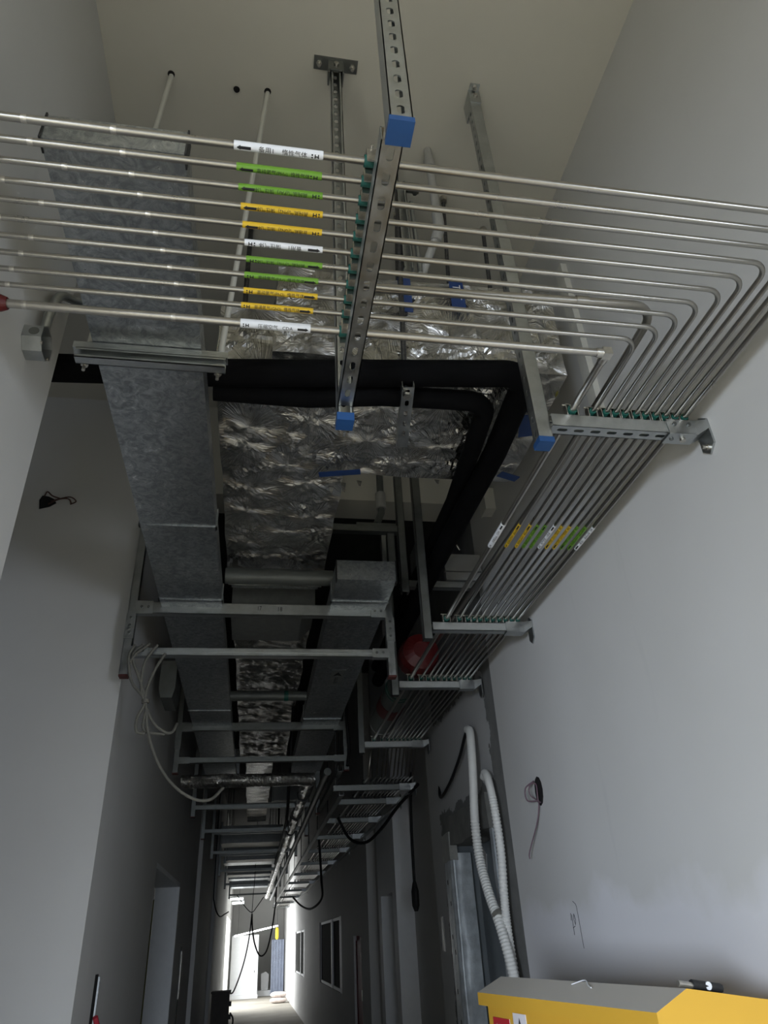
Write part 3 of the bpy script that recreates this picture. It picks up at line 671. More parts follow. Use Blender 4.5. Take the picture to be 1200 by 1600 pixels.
for (x0, x1, z0, z1, s) in ((.66, .715, 2.02, 2.20, 'TST'), (.455, .505, 1.99, 2.17, 'EX')):
    tp = obj('tape', MB().box(x0, x1, 1.800, 1.804, z0, z1), 'bluetape', t)
    V, Fc, wd = text_geo(s, .05)
    obj('tape_lettering', MB().add([(x0+.027+y*.9, 1.7995, z1-.04-x) for x, y in V], Fc), 'stickerwhite', tp)
for (cx, cy, l, w_, a) in ((1.01, 2.10, .07, .03, 75), (.30, 2.50, .09, .018, -12), (1.05, 2.46, .05, .02, 20)):
    ca, sa = math.cos(math.radians(a)), math.sin(math.radians(a))
    obj('tape', MB().obox((cx, cy, PZB-.034), (ca, sa, 0), (-sa, ca, 0), (0, 0, 1), l, w_, .0015), 'bluetape', t)
obj('sealant', MB().tube(spline([(1.065, 1.86, 1.79), (1.085, 1.95, 1.77), (1.07, 2.05, 1.79), (1.09, 2.12, 1.76)], 5), .008, 6), 'olive', t)
# further foil duct in the corridor
t = thing('foil_wrapped_duct', 'foil wrapped duct deeper in the corridor, behind the steel frame', 'air duct', (.08, 6., 1.75))
obj('duct_run', foilbox(-.19, .31, 4.25, 8.3, 1.80, 2.1, .012, .008, .022, 1.), 'foil', t)
obj('duct_run', foilbox(-.13, .18, 8.6, 13.2, 1.80, 2.0, .012, .01, .10), 'foil', t)
t = thing('access_box', 'dark galvanised box hanging between foil ducts behind the frame', 'duct box', (.1, 4.0, 1.55))
obj('box_body', MB().prism([(-.185, 1.62), (.22, 1.62), (.30, 1.70), (.30, 1.95), (-.185, 1.95)], 'y', 3.86, 4.22), 'dullgalv', t)
obj('slotted_strip', MB().slotplate((-.19, 3.84, 1.66), (1, 0, 0), (0, 0, 1), (0, -1, 0), .49, .045, .004, .04, .012, .012, .2), 'zinc', t)
OR2 = ['first', 'second', 'third', 'fourth', 'fifth', 'sixth', 'seventh', 'eighth']
for k, (y, d_, x0, x1, z0, mt) in enumerate([(8.5, .35, -.60, -.20, 1.66, 'galvduct'), (9.9, .4, .22, .60, 1.60, 'dullgalv'), (13.6, .7, -.55, .50, 1.52, 'dullgalv'), (15.2, .5, -.50, .48, 1.40, 'dullgalv'), (16.6, .6, -.60, .45, 1.48, 'galvduct'), (18.8, .7, -.58, .44, 1.42, 'dullgalv'), (20.6, .6, -.60, .45, 1.46, 'galvduct'), (23.2, .7, -.60, .45, 1.44, 'galvduct')]):
    q = thing('cross_duct', '%s metal cross duct from the camera under the dark corridor ceiling' % OR2[k], 'air duct', ((x0+x1)/2, y, z0), 'cross ducts in the corridor')
    obj('duct_body', MB().box(x0, x1, y, y+d_, z0, z0+.28), mt, q)
    for xx in (x0+.06, x1-.06): obj('hanger_rod', MB().tube([(xx, y+d_/2, z0+.28), (xx, y+d_/2, HC)], .006, 6), 'rod', q)
    obj('joint_flange', MB().box(x0-.01, x0+.012, y-.01, y+d_+.01, z0-.01, z0+.29), 'zincdark', q)
# cross pipes in the gap under the foil duct
def crosspipe(x0, x1, y, z, r, m, label, bands=()):
    t = thing('cross_pipe', label, 'pipe', ((x0+x1)/2, y, z-r))
    obj('tube', MB().tube([(x0, y, z), (x1, y, z)], r, 16), m, t)
    for q in bands: obj('band', MB().tube([(q, y, z), (q+.03, y, z)], r+.002, 16), 'greenrubber', t)
    return t
crosspipe(-.205, .36, 3.40, 1.66, .042, 'pipegrey', 'dark grey pipe crossing just above the upper frame beam')
crosspipe(-.21, .33, 5.05, 1.52, .035, 'pipegrey', 'grey cross pipe with a green band behind the small duct', (.17,))
# round foil duct: across, elbow, then away down the corridor
t = thing('round_foil_duct', 'round foil wrapped duct crossing the corridor and turning away at its right', 'air duct', (0, 6.3, 1.12))
def foiltube(p0, p1, r, nl, n=20, amp=.006):
    p0, p1 = Vector(p0), Vector(p1); d = (p1-p0).normalized(); u = Vector((0, 0, 1)); w = d.cross(u)
    def fn(a, b):
        th = 2*math.pi*a; q = p0+(p1-p0)*b; o = u*math.cos(th)+w*math.sin(th); e = q+o*r
        k = Vector((math.cos(th)*2.2, math.sin(th)*2.2, 0)); l = (p1-p0).length*b
        return e+o*(abs(noise.noise(Vector((k.x, k.y, l*34))))*amp*1.6+noise.noise(Vector((k.x*.6, k.y*.6, l*5)))*amp-amp*.5)
    m = MB().grid(fn, n, nl, False)
    return m
obj('cross_run', foiltube((-.62, 6.35, 1.19), (.49, 6.35, 1.19), .054, 90), 'foil', t)
obj('long_run', foiltube((.44, 6.33, 1.19), (.44, 24., 1.19), .050, 420, 14, .007), 'foil', t)
for q, yy in enumerate((7.1, 8.3, 9.6)): obj('tape_band', MB().tube([(.44, yy, 1.19), (.44, yy+.03, 1.19)], .058, 14), 'blackiron', t)

# ------------------------------------------------------------------ black insulated pipes
def blackpipe(label, pts, r, rad):
    t = MB().tube(fillet(pts, rad, 10), r, 18)
    return tag(obj('insulated_pipe', t, 'blackrubber'), label, 'pipe', 'black insulated pipes under the plenum')
blackpipe('thicker upper black insulated pipe bending towards the corridor below the plenum', [(-2.2, 1.97, 1.66), (-.19, 1.845, 1.66), (.40, 1.785, 1.66), (.880, 1.735, 1.66), (.900, 2.20, 1.66), (.885, 3.2, 1.67), (.885, 5.2, 1.68)], .047, .085)
blackpipe('lower black insulated pipe, the inner one of the pair below the plenum', [(-.20, 1.905, 1.635), (.12, 1.905, 1.63), (.38, 1.868, 1.63), (.765, 1.862, 1.63), (.800, 2.20, 1.66), (.875, 2.75, 1.77), (.875, 5.2, 1.79)], .037, .09)
# short channel under the black pipes with its rod
t = thing('pipe_hanger', 'short slotted channel on a black rod holding the black pipes', 'pipe support', (.46, 1.95, 1.55))
obj('short_channel', MB().channel((.452, 1.765, 1.585), Vector((.10, .97, -.10)).normalized(), (1, -.1, 0), (0, -.10, -1), .30, slots=True, sw=.014, sl=.026), 'zinc', t)
obj('rod', MB().tube([(.448, 1.80, 1.60), (.49, 1.79, HC-.002)], .010, 8), 'rod', t)
obj('nut', MB().tube([(.452, 1.795, 1.578), (.452, 1.795, 1.568)], .015, 6), 'bolt', t)

# ceiling rods, sprinkler pipe etc. behind the pipes
def rod(label, p0, p1, r, m='rod'):
    t = thing('threaded_rod', label, 'rod', p1, 'rods hanging from the ceiling')
    obj('rod_shaft', MB().tube([p0, p1], r, 8), m, t)
    obj('anchor', MB().tube([p0, (p0[0], p0[1], p0[2]-.03)], r*1.8, 8), 'bolt', t)
rod('black threaded rod beside the white sleeved rod, above the cross bar', (-.133, 2.20, HC), (-.130, 2.10, 1.80), .011)
rod('black rod just left of the grey ceiling pipe', (.545, 2.06, HC), (.44, 1.83, 1.73), .010)
rod('black rod right of the grey ceiling pipe', (.745, 1.95, HC), (.750, 2.1, 2.2), .009)
rod('short black rod behind the nearest rack hanger', (.945, 2.02, HC-.1), (.99, 2.2, 2.2), .010)
t = thing('ceiling_pipe', 'grey pipe dropping from the ceiling with two collars and an offset', 'pipe', (.6, 1.9, 2.2))
obj('upper_tube', MB().tube([(.623, 1.733, HC), (.628, 1.74, 2.42)], .017, 12), 'ceilpipe', t)
obj('collar', MB().tube([(.623, 1.733, HC-.08), (.623, 1.733, HC-.13)], .024, 12), 'ceilpipe', t)
obj('elbow', MB().tube(spline([(.628, 1.74, 2.50), (.630, 1.745, 2.42), (.615, 1.76, 2.36)], 6), .023, 12), 'ceilpipe', t)
obj('lower_tube', MB().tube([(.618, 1.757, 2.38), (.56, 1.83, 2.22)], .017, 12), 'ceilpipe', t)
t = thing('strut_post', 'pale strut post with a lug left of the grey ceiling pipe', 'pipe support', (.55, 1.8, 2.2))
obj('post', MB().channel((.50, 1.82, 2.21), (0, 0, 1), (1, 0, 0), (0, 1, 0), .55, slots=False).tube([(.545, 1.81, 2.66), (.55, 1.80, 2.21)], .010, 8), 'zinc', t)
obj('lug', MB().box(.52, .58, 1.77, 1.80, 2.71, 2.74).tube([(.56, 1.785, 2.74), (.56, 1.785, 2.69)], .012, 6), 'zincdark', t)
# steel conduit over the gas pipes
t = thing('steel_conduit', 'steel conduit with a coupling, bending above the gas pipes at right', 'conduit', (.6, 1.3, 1.44))
obj('conduit_tube', MB().tube(fillet([(.215, 1.245, 1.45), (1.035, 1.215, 1.45), (1.050, 2.0, 1.45), (1.0, 4.2, 1.47)], .07, 8), .0125, 12), 'cdasteel', t)
obj('coupling', MB().tube([(.80, 1.2235, 1.45), (.835, 1.2222, 1.45)], .0155, 12), 'cdasteel', t)
for y in (1.62, 1.72): obj('clip_screw', MB().tube([(1.043, y, 1.437), (1.040, y, 1.422)], .004, 6), 'bolt', t)

# junction box and conduit on the left wall
t = thing('junction_box', 'octagonal metal junction box with bent conduit on the left wall', 'junction box', (XL+.03, 1.57, 1.42))
def octo(r): return [(1.57+r*math.cos(math.pi/8+k*math.pi/4), 1.475+r*math.sin(math.pi/8+k*math.pi/4)) for k in range(8)]
m = MB(); O = octo(.052); I = octo(.047); x0, x1 = XL+.001, XL+.052
vs = [(x0, *p) for p in O]+[(x1, *p) for p in O]+[(x1, *p) for p in I]+[(x0+.004, *p) for p in I]
fs = []
for k in range(8):
    j = (k+1) % 8; fs += [(k, j, 8+j, 8+k), (8+k, 8+j, 16+j, 16+k), (16+k, 16+j, 24+j, 24+k)]
fs += [tuple(range(24, 32)), tuple(range(8))[::-1]]
obj('box_shell', m.add(vs, fs), 'zinc', t)
for (yy, zz) in ((1.535, 1.445), (1.60, 1.445)): obj('knockout', MB().lathe([(.013, 0), (.013, .002)], (XL+.053, yy, zz), 'x', 14), 'zincdark', t) if False else obj('screw_lug', MB().tube([(XL+.050, yy, zz), (XL+.055, yy, zz)], .005, 8), 'bolt', t)
obj('knockout', MB().lathe([(.014, 0), (.014, .0015)], (XL+.03, 1.5215, 1.475), 'y', 14), 'zincdark', t)
obj('bent_conduit', MB().tube(spline([(XL+.028, 1.59, 1.525), (XL+.028, 1.595, 1.62), (XL+.030, 1.63, 1.73), (XL+.05, 1.71, 1.80), (XL+.12, 1.76, 1.83), (-.30, 1.77, 1.83)], 8), .014, 12), 'zinc', t)
obj('lock_ring', MB().tube([(XL+.028, 1.59, 1.522), (XL+.028, 1.59, 1.535)], .019, 12), 'zinc', t)
tag(obj('wall_escutcheon', MB().lathe([(.034, 0), (.034, .008), (.026, .03), (.019, .075), (.014, .088), (.0105, .088), (.0105, .0)], (XL+.001, PY[10], PZ), 'x', 20), 'redpaint'), 'dark red collar where the thick pipe meets the left wall', 'collar')
# wall holes with wires
t = thing('wired_hole', 'dark hole with brown wires high on the shaded left wall', 'wall hole', (-1.215, YF-.005, 2.14))
obj('hole', MB().prism([(-1.262, 2.185), (-1.250, 2.215), (-1.215, 2.21), (-1.185, 2.195), (-1.17, 2.17), (-1.20, 2.145), (-1.252, 2.128)], 'y', YF-.004, YF-.0005), 'void', t)
for pts in ([(-1.24, YF-.004, 2.21), (-1.22, YF-.03, 2.225), (-1.19, YF-.03, 2.20), (-1.15, YF-.02, 2.19)], [(-1.20, YF-.004, 2.18), (-1.14, YF-.03, 2.185), (-1.09, YF-.04, 2.19), (-1.06, YF-.03, 2.17), (-1.09, YF-.02, 2.155)], [(-1.21, YF-.004, 2.16), (-1.15, YF-.03, 2.18), (-1.10, YF-.035, 2.18), (-1.08, YF-.03, 2.15)]):
    obj('wire', MB().tube(spline(pts, 6), .004, 6), 'brownwire', t)
t = thing('wired_hole', 'oval hole with coiled mauve wire and hanging tail on the right wall', 'wall hole', (XR, 3.2, .45))
obj('hole', MB().prism([(3.21+.045*math.cos(k*math.pi/6), .53+.062*math.sin(k*math.pi/6)) for k in range(12)], 'x', XR-.0035, XR-.0005), 'void', t)
obj('wire', MB().tube(spline([(XR-.006, 3.20, .48), (XR-.03, 3.25, .52), (XR-.03, 3.24, .56), (XR-.012, 3.21, .56), (XR-.02, 3.19, .50), (XR-.01, 3.215, .47), (XR-.015, 3.26, .40), (XR-.03, 3.36, .30), (XR-.03, 3.375, .27)], 8), .0030, 7), 'mauvewire', t)
obj('wire', MB().tube(spline([(XR-.006, 3.22, .49), (XR-.04, 3.27, .50), (XR-.045, 3.26, .55), (XR-.015, 3.22, .575)], 8), .0035, 7), 'mauvewire', t)
tag(obj('anchor_stub', MB().lathe([(.011, 0), (.013, .006), (.007, .012), (.004, .012)], (-.192, 1.579, HC-.0125), 'z', 10), 'void'), 'small dark anchor hole in the ceiling between rods', 'anchor hole')
# pencil marks "40" on the right wall
m = MB()
def stroke(pts, r=.0012): m.tube([(XR-.0008, y, z) for (y, z) in pts], r, 5)
stroke([(3.075, .045), (3.080, .020)]); stroke([(3.066, .040), (3.070, -.030)]); stroke([(3.073, -.006), (3.050, 0.)])
stroke([(3.045, .042), (3.052, .022), (3.044, .004), (3.036, .022), (3.045, .042)])
stroke([(3.035, .085), (3.012, .075), (3.006, .065), (3.003, .02), (3.000, -.075)])
tag(obj('pencil_mark', m, 'pencil'), 'handwritten 40 and a hooked pencil line on the right wall', 'wall mark')

# ------------------------------------------------------------------ trapeze frames
def frame(y, x0, x1, zu, zl, label, top=2.3, bot=1.12, det=True, mt='zinc'):
    t = thing('trapeze_frame', label, 'steel frame', ((x0+x1)/2, y, bot), 'steel trapeze frames across the corridor')
    obj('upper_beam', MB().channel((x0+.02, y, zu), (1, 0, 0), (0, 0, 1), (0, -1, 0), x1-x0-.04, w=.062, slots=False), mt, t)
    obj('lower_beam', MB().channel((x0+.02, y, zl), (1, 0, 0), (0, 0, 1), (0, -1, 0), x1-x0-.04, w=.041, slots=False).box(x0+.02, x1-.02, y-.004, y, zl-.004, zl+.004), mt, t)
    for x in (x0, x1):
        obj('upright', MB().channel((x, y+.0, bot), (0, 0, 1), (1, 0, 0), (0, -1, 0), top-bot, slots=False), mt, t)
        obj('end_cap', MB().box(x-.021, x+.021, y-.002, y+.043, bot-.010, bot), 'capred', t)
    if det:
        for x, s in ((x0, 1), (x1, -1)):
            for zz, h_ in ((zu, .031), (zl, .0205)):
                a, b2 = (x+s*.012, x+s*.10)
                g = MB().box(min(a, b2), max(a, b2), y-.008, y-.003, zz-h_-.002, zz+h_+.002).box(min(a, b2), max(a, b2), y-.008, y+.03, zz-h_-.006, zz-h_-.002)
                br = obj('corner_bracket', g, mt, t)
                for q in (.045, .078): obj('bolt', MB().tube([(x+s*q, y-.008, zz), (x+s*q, y-.013, zz)], .0075, 6), 'zincdark', br)
            g = MB().box(x-.023, x+.023, y-.007, y-.0025, zu-.17, zu-.035)
            br = obj('upright_bracket', g, mt, t)
            for q in (-.06, -.10, -.14): obj('bolt', MB().tube([(x, y-.007, zu+q), (x, y-.012, zu+q)], .007, 6), 'zincdark', br)
    return t
F1 = frame(3.45, -.655, .665, 1.495, 1.262, 'nearest big steel frame with bolted corner brackets across the corridor', top=2.0, bot=1.145)
V, Fc, wd = text_geo('17', .035); V2, Fc2, wd2 = text_geo('18', .035)
ub = [c_ for c_ in F1.children if c_.name.startswith('upper_beam')][0]
obj('handwriting', MB().add([(-.03+x*.7, 3.4485, 1.50+y) for x, y in V], Fc), 'pencil', ub)
obj('handwriting', MB().add([(.075+x*.8, 3.4485, 1.497+y) for x, y in V2], Fc2), 'pencil', ub)
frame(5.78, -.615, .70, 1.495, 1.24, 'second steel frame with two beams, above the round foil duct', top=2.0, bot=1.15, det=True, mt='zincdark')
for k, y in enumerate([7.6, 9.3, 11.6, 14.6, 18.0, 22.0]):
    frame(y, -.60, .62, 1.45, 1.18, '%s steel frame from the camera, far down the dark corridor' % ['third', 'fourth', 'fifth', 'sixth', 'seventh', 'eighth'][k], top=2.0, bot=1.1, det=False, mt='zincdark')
# upper small frame behind the plenum and stub beam to the wall
t = thing('upper_frame', 'dim upper channel frame behind the plenum with a tall post', 'steel frame', (.55, 3.3, 1.7))
obj('cross_member', MB().channel((.32, 3.30, 1.925), (1, 0, 0), (0, 0, 1), (0, -1, 0), .39, slots=False), 'zincdark', t)
obj('post', MB().channel((.735, 3.31, 1.55), (0, 0, 1), (1, 0, 0), (0, -1, 0), .75, slots=False), 'zincdark', t)
obj('post', MB().channel((.672, 3.31, 1.60), (0, 0, 1), (1, 0, 0), (0, -1, 0), .30, slots=False), 'zincdark', t)
t = thing('stub_beam', 'short channel from the big frame to the right wall behind the pipes', 'steel frame', (.97, 3.5, 1.67))
obj('beam', MB().channel((.75, 3.5, 1.69), (1, 0, 0), (0, 0, 1), (0, -1, 0), .46, slots=False), 'zinc', t)
for x in (.79, 1.19): obj('bolt', MB().tube([(x, 3.499, 1.69), (x, 3.49, 1.69)], .009, 6), 'zincdark', t)
tag(obj('wall_plate', MB().box(1.03, 1.25, 3.545, 3.578, 1.80, 1.91).box(1.03, 1.25, 3.54, 3.579, 1.74, 1.79), 'concrete'), 'pale plate above the stub beam beside the gas pipes', 'plate')
t = thing('sprinkler_stub', 'short grey pipe stub with a tee under the drop beam', 'pipe', (.62, 3.5, 2.))
obj('stub', MB().tube([(.66, 3.48, 2.40), (.655, 3.46, 2.12), (.62, 3.44, 2.03)], .021, 10), 'pipegrey', t)
obj('socket', MB().tube([(.657, 3.47, 2.26), (.655, 3.46, 2.15)], .030, 10), 'ceilpipe', t)
obj('flat_bar', MB().box(.50, .74, 3.42, 3.45, 2.015, 2.03), 'zincdark', t)
t = thing('socket_box', 'small white junction box on the right wall beside the plenum', 'junction box', (1.245, 3.25, 2.02))
obj('box_body', MB().box(1.205, XR-.0005, 3.20, 3.29, 2.02, 2.16), 'pvc', t)
obj('cover', MB().box(1.200, 1.206, 3.195, 3.295, 2.015, 2.165), 'pvc', t)
obj('cable_tail', MB().tube(spline([(1.23, 3.22, 2.16), (1.22, 3.2, 2.25), (1.20, 3.15, 2.33), (1.21, 3.1, 2.5)], 6), .006, 6), 'blackcable', t)
tag(obj('wire_tail', MB().tube(spline([(1.02, 3.2, 1.75), (.98, 3.18, 1.80), (.93, 3.16, 1.79), (.89, 3.15, 1.745), (.86, 3.15, 1.70)], 6), .006, 6), 'bolt'), 'short stiff wire tail left of the corridor labels', 'wire')
m = MB().box(1.235, XR-.0005, 1.925, 1.985, 1.60, 2.52)
tag(obj('wall_trunking', m, 'pvc'), 'pale vertical strip of trunking on the right wall behind the pipe bends', 'trunking')

# fire pipe with red coupling
t = thing('fire_main', 'large dark pipe with red coupling running behind the gas pipes', 'pipe', (.90, 4.6, 1.26))
obj('tube', MB().tube([(.905, 4.02, 1.42), (.905, 5.25, 1.37)], .090, 20), 'pipegrey', t)
obj('red_coupling', MB().lathe([(.05, -.10), (.105, -.07), (.118, -.02), (.118, .06), (.10, .12), (.09, .14)], (.905, 3.86, 1.40), 'y', 20), 'redpaint', t)
obj('red_band', MB().tube([(.905, 4.72, 1.392), (.905, 4.90, 1.386)], .0925, 20), 'redpaint', t)
for y in (4.45, 4.50, 5.22): obj('pipe_ring', MB().tube([(.905, y, 1.42-(y-4.02)*.0407), (.905, y+.012, 1.42-(y-4.02)*.0407)], .0925, 20), 'greenrubber' if y < 5 else 'bolt', t)
# second long dark pipe beside the round duct
tag(obj('cable_conduit', MB().tube([(.56, 5.9, 1.16), (.56, 24., 1.12)], .030, 10), 'pipegrey'), 'dark straight conduit running beside the round foil duct', 'conduit')
for x, lb_ in ((.675, 'left long rail under the far pipe racks in the corridor'), (1.235, 'right long rail under the far pipe racks against the wall')):
    tag(obj('rack_rail', MB().channel((x, 5.95, .985), (0, 1, 0), (1, 0, 0), (0, 0, -1), 18., slots=False, w=.038, h=.02), 'zinc'), lb_, 'rail', 'long rails under the far racks')
tag(obj('channel_rail', MB().channel((.63, 5.6, 1.10), (0, 1, 0), (1, 0, 0), (0, 0, -1), 2.2, slots=False), 'zincdark'), 'short channel rail lying lengthwise under the second frame', 'rail')

# ------------------------------------------------------------------ cables
def cable(label, pts, r, m='blackcable', group='hanging cables', n=8):
    return tag(obj('hanging_cable', MB().tube(spline(pts, n), r, 8), m), label, 'cable', group)
t = thing('cable_coil', 'looped grey cable tied over the left end of the lower frame beam', 'cable', (-.58, 3.42, .82))
X0 = -.60
for pts in ([(-.615, 3.43, 1.285), (-.63, 3.40, 1.21), (-.60, 3.40, 1.09), (-.53, 3.40, 1.00), (-.50, 3.40, .86), (-.44, 3.40, .72), (-.36, 3.40, .62), (-.27, 3.41, .565), (-.20, 3.43, .565), (-.15, 3.48, .62)],
            [(-.58, 3.44, 1.29), (-.615, 3.41, 1.22), (-.565, 3.40, 1.10), (-.53, 3.40, 1.00), (-.555, 3.40, .92), (-.55, 3.40, .86), (-.51, 3.40, .85)],
            [(-.51, 3.44, 1.29), (-.555, 3.41, 1.19), (-.555, 3.40, 1.07), (-.525, 3.40, .98), (-.48, 3.41, .90), (-.43, 3.43, .865), (-.40, 3.46, .87), (-.385, 3.50, .92)],
            [(-.47, 3.45, 1.25), (-.505, 3.41, 1.15), (-.53, 3.40, 1.04), (-.52, 3.40, .96), (-.52, 3.41, .87), (-.43, 3.44, .855)],
            [(-.55, 3.45, 1.30), (-.60, 3.405, 1.23), (-.63, 3.41, 1.18)]):
    obj('cable_loop', MB().tube(spline(pts, 8), .0070, 8), 'greycable', t)
obj('cable_tie', MB().tube([(-.528, 3.40, 1.005), (-.526, 3.40, .99)], .018, 10), 'greycable', t)
cable('black cable hanging down beside the round foil duct', [(.30, 6.3, 1.9), (.28, 6.5, 1.2), (.29, 7.0, 1.0), (.30, 8., .98), (.31, 9.5, 1.0), (.30, 11, .95)], .014)
cable('black cable sagging from the pipe racks to the right wall', [(.80, 7.4, 1.02), (.90, 7.3, .82), (1.02, 7.1, .76), (1.12, 6.8, .83), (1.20, 6.3, .95), (1.26, 5.75, 1.02)], .014)
cable('black cable drooping from a rack post past the far windows', [(.74, 8.9, 1.0), (.79, 9.2, .62), (.86, 10., .45), (.80, 11.0, .38), (.74, 12.2, .47), (.66, 13.0, .62)], .014)
cable('thin black cable crossing the plaster to the white conduits', [(1.30, 5.2, .93), (1.25, 5.0, .80), (1.245, 4.7, .84), (1.24, 4.4, .93), (1.235, 4.2, 1.02), (1.235, 4.08, 1.04)], .010)
cable('black flex hanging straight in the recess with a fat plug end', [(1.30, 6.2, 1.2), (1.28, 6.2, .8), (1.275, 6.2, .45), (1.275, 6.2, .33)], .012)
tag(obj('plug_end', MB().lathe([(.014, 0), (.030, .04), (.030, .14), (.016, .20), (.012, .21)], (1.275, 6.2, .16), 'z', 10), 'blackcable'), 'fat black connector at the end of the hanging flex', 'plug')
cable('black cable looping in front of the far white panel', [(.02, 17., .55), (.04, 17., .30), (.10, 17.2, .02), (.22, 17.5, -.20), (.36, 17.8, -.12), (.46, 18., .25), (.52, 18.2, .65), (.55, 18.4, 1.0), (.56, 18.4, HC)], .016)
cable('black cable falling from the loop to the dark electrical box', [(.02, 17., .55), (-.02, 16.4, .10), (-.10, 15.4, -.30), (-.22, 14.2, -.62), (-.28, 13.4, -.63)], .012)
cable('thin black wire strung above the cable loop', [(-.30, 17., .90), (-.10, 17., .66), (.02, 17., .58), (.12, 17., .68), (.25, 17., .85)], .008)
cable('thin black drop wire over the cable loop', [(.06, 17, HC), (.05, 17, 1.3), (.03, 17., .9), (.02, 17., .56)], .006)
cable('drooping black lead by the left corridor wall', [(-.60, 13., HC), (-.60, 13., .95), (-.58, 13., .60), (-.50, 13.2, .42), (-.42, 13.6, .46), (-.38, 14., .50)], .010)
cable('dark cables along the second frame post', [(.72, 5.7, 1.9), (.70, 5.7, 1.55), (.715, 5.72, 1.3), (.70, 5.7, 1.16)], .012)

# ------------------------------------------------------------------ white corrugated conduits
def flexpipe(label, pts, r, ribs_from=.0):
    P = spline(pts, 46); L = len(P)
    t = tag(obj('flexible_conduit', MB().tube(P, r, 12, rfun=lambda i: r*(1+(.07 if i/L > ribs_from else .012)*(1 if i % 4 < 2 else -1))), 'flex'), label, 'conduit', 'white corrugated conduits by the rough doorway')
flexpipe('longer white corrugated conduit arching from the top of the doorway', [(1.225, 4.10, 1.03), (1.215, 4.03, 1.00), (1.20, 3.985, .90), (1.19, 3.985, .72), (1.185, 4.02, .52), (1.18, 3.99, .33), (1.18, 3.90, .17), (1.19, 3.80, .02), (1.20, 3.73, -.15), (1.205, 3.70, -.35), (1.21, 3.68, -.7)], .024, .40)
flexpipe('shorter white corrugated conduit curving beside the painted edge', [(1.235, 3.93, .73), (1.225, 3.86, .735), (1.22, 3.80, .68), (1.22, 3.76, .55), (1.225, 3.755, .35), (1.225, 3.79, .15), (1.225, 3.80, 0.), (1.23, 3.79, -.2), (1.235, 3.77, -.45), (1.24, 3.75, -.7)], .021, .30)
tag(obj('cable_tie', MB().tube([(1.19, 3.83, .072), (1.195, 3.815, .056)], .030, 12), 'greycable'), 'thin strap binding the two white conduits', 'cable tie')

# ------------------------------------------------------------------ wrapped door frame (right)
t = thing('wrapped_door_frame', 'door frame wrapped in creased plastic film in the rough right wall', 'door frame', (1.29, 5.0, FL))
def jamb(y0, y1, z0, z1, res=.05):
    m = MB(); pro = [(1.253, y1), (1.249, y0+.03), (1.255, y0+.02), (1.262, y0), (1.30, y0), (1.38, y0)]
    def fn(u, v):
        k = u*(len(pro)-1); i = min(int(k), len(pro)-2); q = k-i
        x = pro[i][0]*(1-q)+pro[i+1][0]*q; y = pro[i][1]*(1-q)+pro[i+1][1]*q; z = z0+(z1-z0)*v
        n = noise.noise(Vector((y*30, z*5, x*20)))*.007
        return (x+n*.6, y+n, z)
    return m.grid(fn, 20, int((z1-z0)/res))
obj('film_wrapped_jamb', jamb(4.86, 5.06, FL, .44), 'aluframe', t, recalc=False)
obj('steel_jamb', MB().box(1.27, 1.44, 4.93, 5.058, FL, .59), 'doorgrey', t)
obj('taped_corner', foilbox(1.245, 1.30, 4.85, 5.075, .40, .56, .010, 0, .03), 'wrap', t)
obj('head', foilbox(1.255, 1.42, 4.0, 5.06, .48, .66, .014, 0, .05), 'plasterbare', t)
obj('near_jamb', MB().box(1.27, 1.44, 4.002, 4.05, FL, .48), 'aluframe', t)
for (yy, zz) in ((4.93, .16), (4.96, -.02), (4.92, -.10), (4.95, -.30), (4.93, -.45), (4.97, .28)):
    obj('film_mark', MB().prism([(yy-.008, zz-.012), (yy+.006, zz-.014), (yy+.010, zz+.010), (yy-.004, zz+.014)], 'x', 1.240, 1.2412), 'ink', t)
tag(obj('torn_tape', MB().prism([(4.10, .36), (4.16, .40), (4.20, .36), (4.17, .30), (4.12, .28)], 'x', 1.25, 1.256), 'labwhite'), 'scrap of white tape hanging beside the doorway conduit', 'tape')
tag(obj('switch_plate', MB().box(XQ-.006, XQ-.0005, 5.33, 5.39, -.10, .10), 'wrap'), 'narrow shiny plate on the wall left of the wrapped frame', 'plate')

# ------------------------------------------------------------------ yellow distribution box
a = math.radians(7.9)
dv = Vector((-math.sin(a), math.cos(a), 0)); ev = Vector((math.cos(a), math.sin(a), 0)); zv = Vector((0, 0, 1))
O0 = Vector((.91, 1.66, -.124)); Lb = .91
def YP(e, d, z): return O0+ev*e+dv*d+zv*z
t = thing('distribution_box', 'yellow steel electrical distribution box with a dusty pitched roof and stickers', 'electrical box', (.97, 2.1, FL+.3))
prof = [(-.085, -.036), (0, 0), (.28, -.045), (.28, -.075), (-.085, -.068)]
m = MB(); n = len(prof)
m.add([YP(e, 0, z) for e, z in prof]+[YP(e, Lb, z) for e, z in prof], [(i, (i+1) % n, n+(i+1) % n, n+i) for i in range(n)]+[tuple(range(n))[::-1], tuple(range(n, 2*n))])
obj('roof', m, 'yellow', t)
m = MB(); m.obox(YP(.097, Lb/2, -.50), ev, dv, zv, .163, Lb/2-.025, .43); obj('body', m, 'yellow', t)
m = MB(); m.obox(YP(-.070, .32, -.50), ev, dv, zv, .004, .25, .39); dr = obj('door', m, 'yellow', t)
m = MB(); m.obox(YP(-.080, .12, -.45), ev, dv, zv, .008, .012, .05); obj('lock', m, 'bolt', dr)
def sticker(d0, d1, z0, z1, mt, off=.0665):
    m = MB(); m.obox(YP(-off-.0007, (d0+d1)/2, (z0+z1)/2), ev, dv, zv, .0006, (d1-d0)/2, (z1-z0)/2); return m
s1 = obj('warning_sticker', sticker(.74, .85, -.24, -.095, 'stickerwhite'), 'stickerwhite', t)
obj('red_header', sticker(.74, .85, -.135, -.095, 0, .0675), 'stickerred', s1)
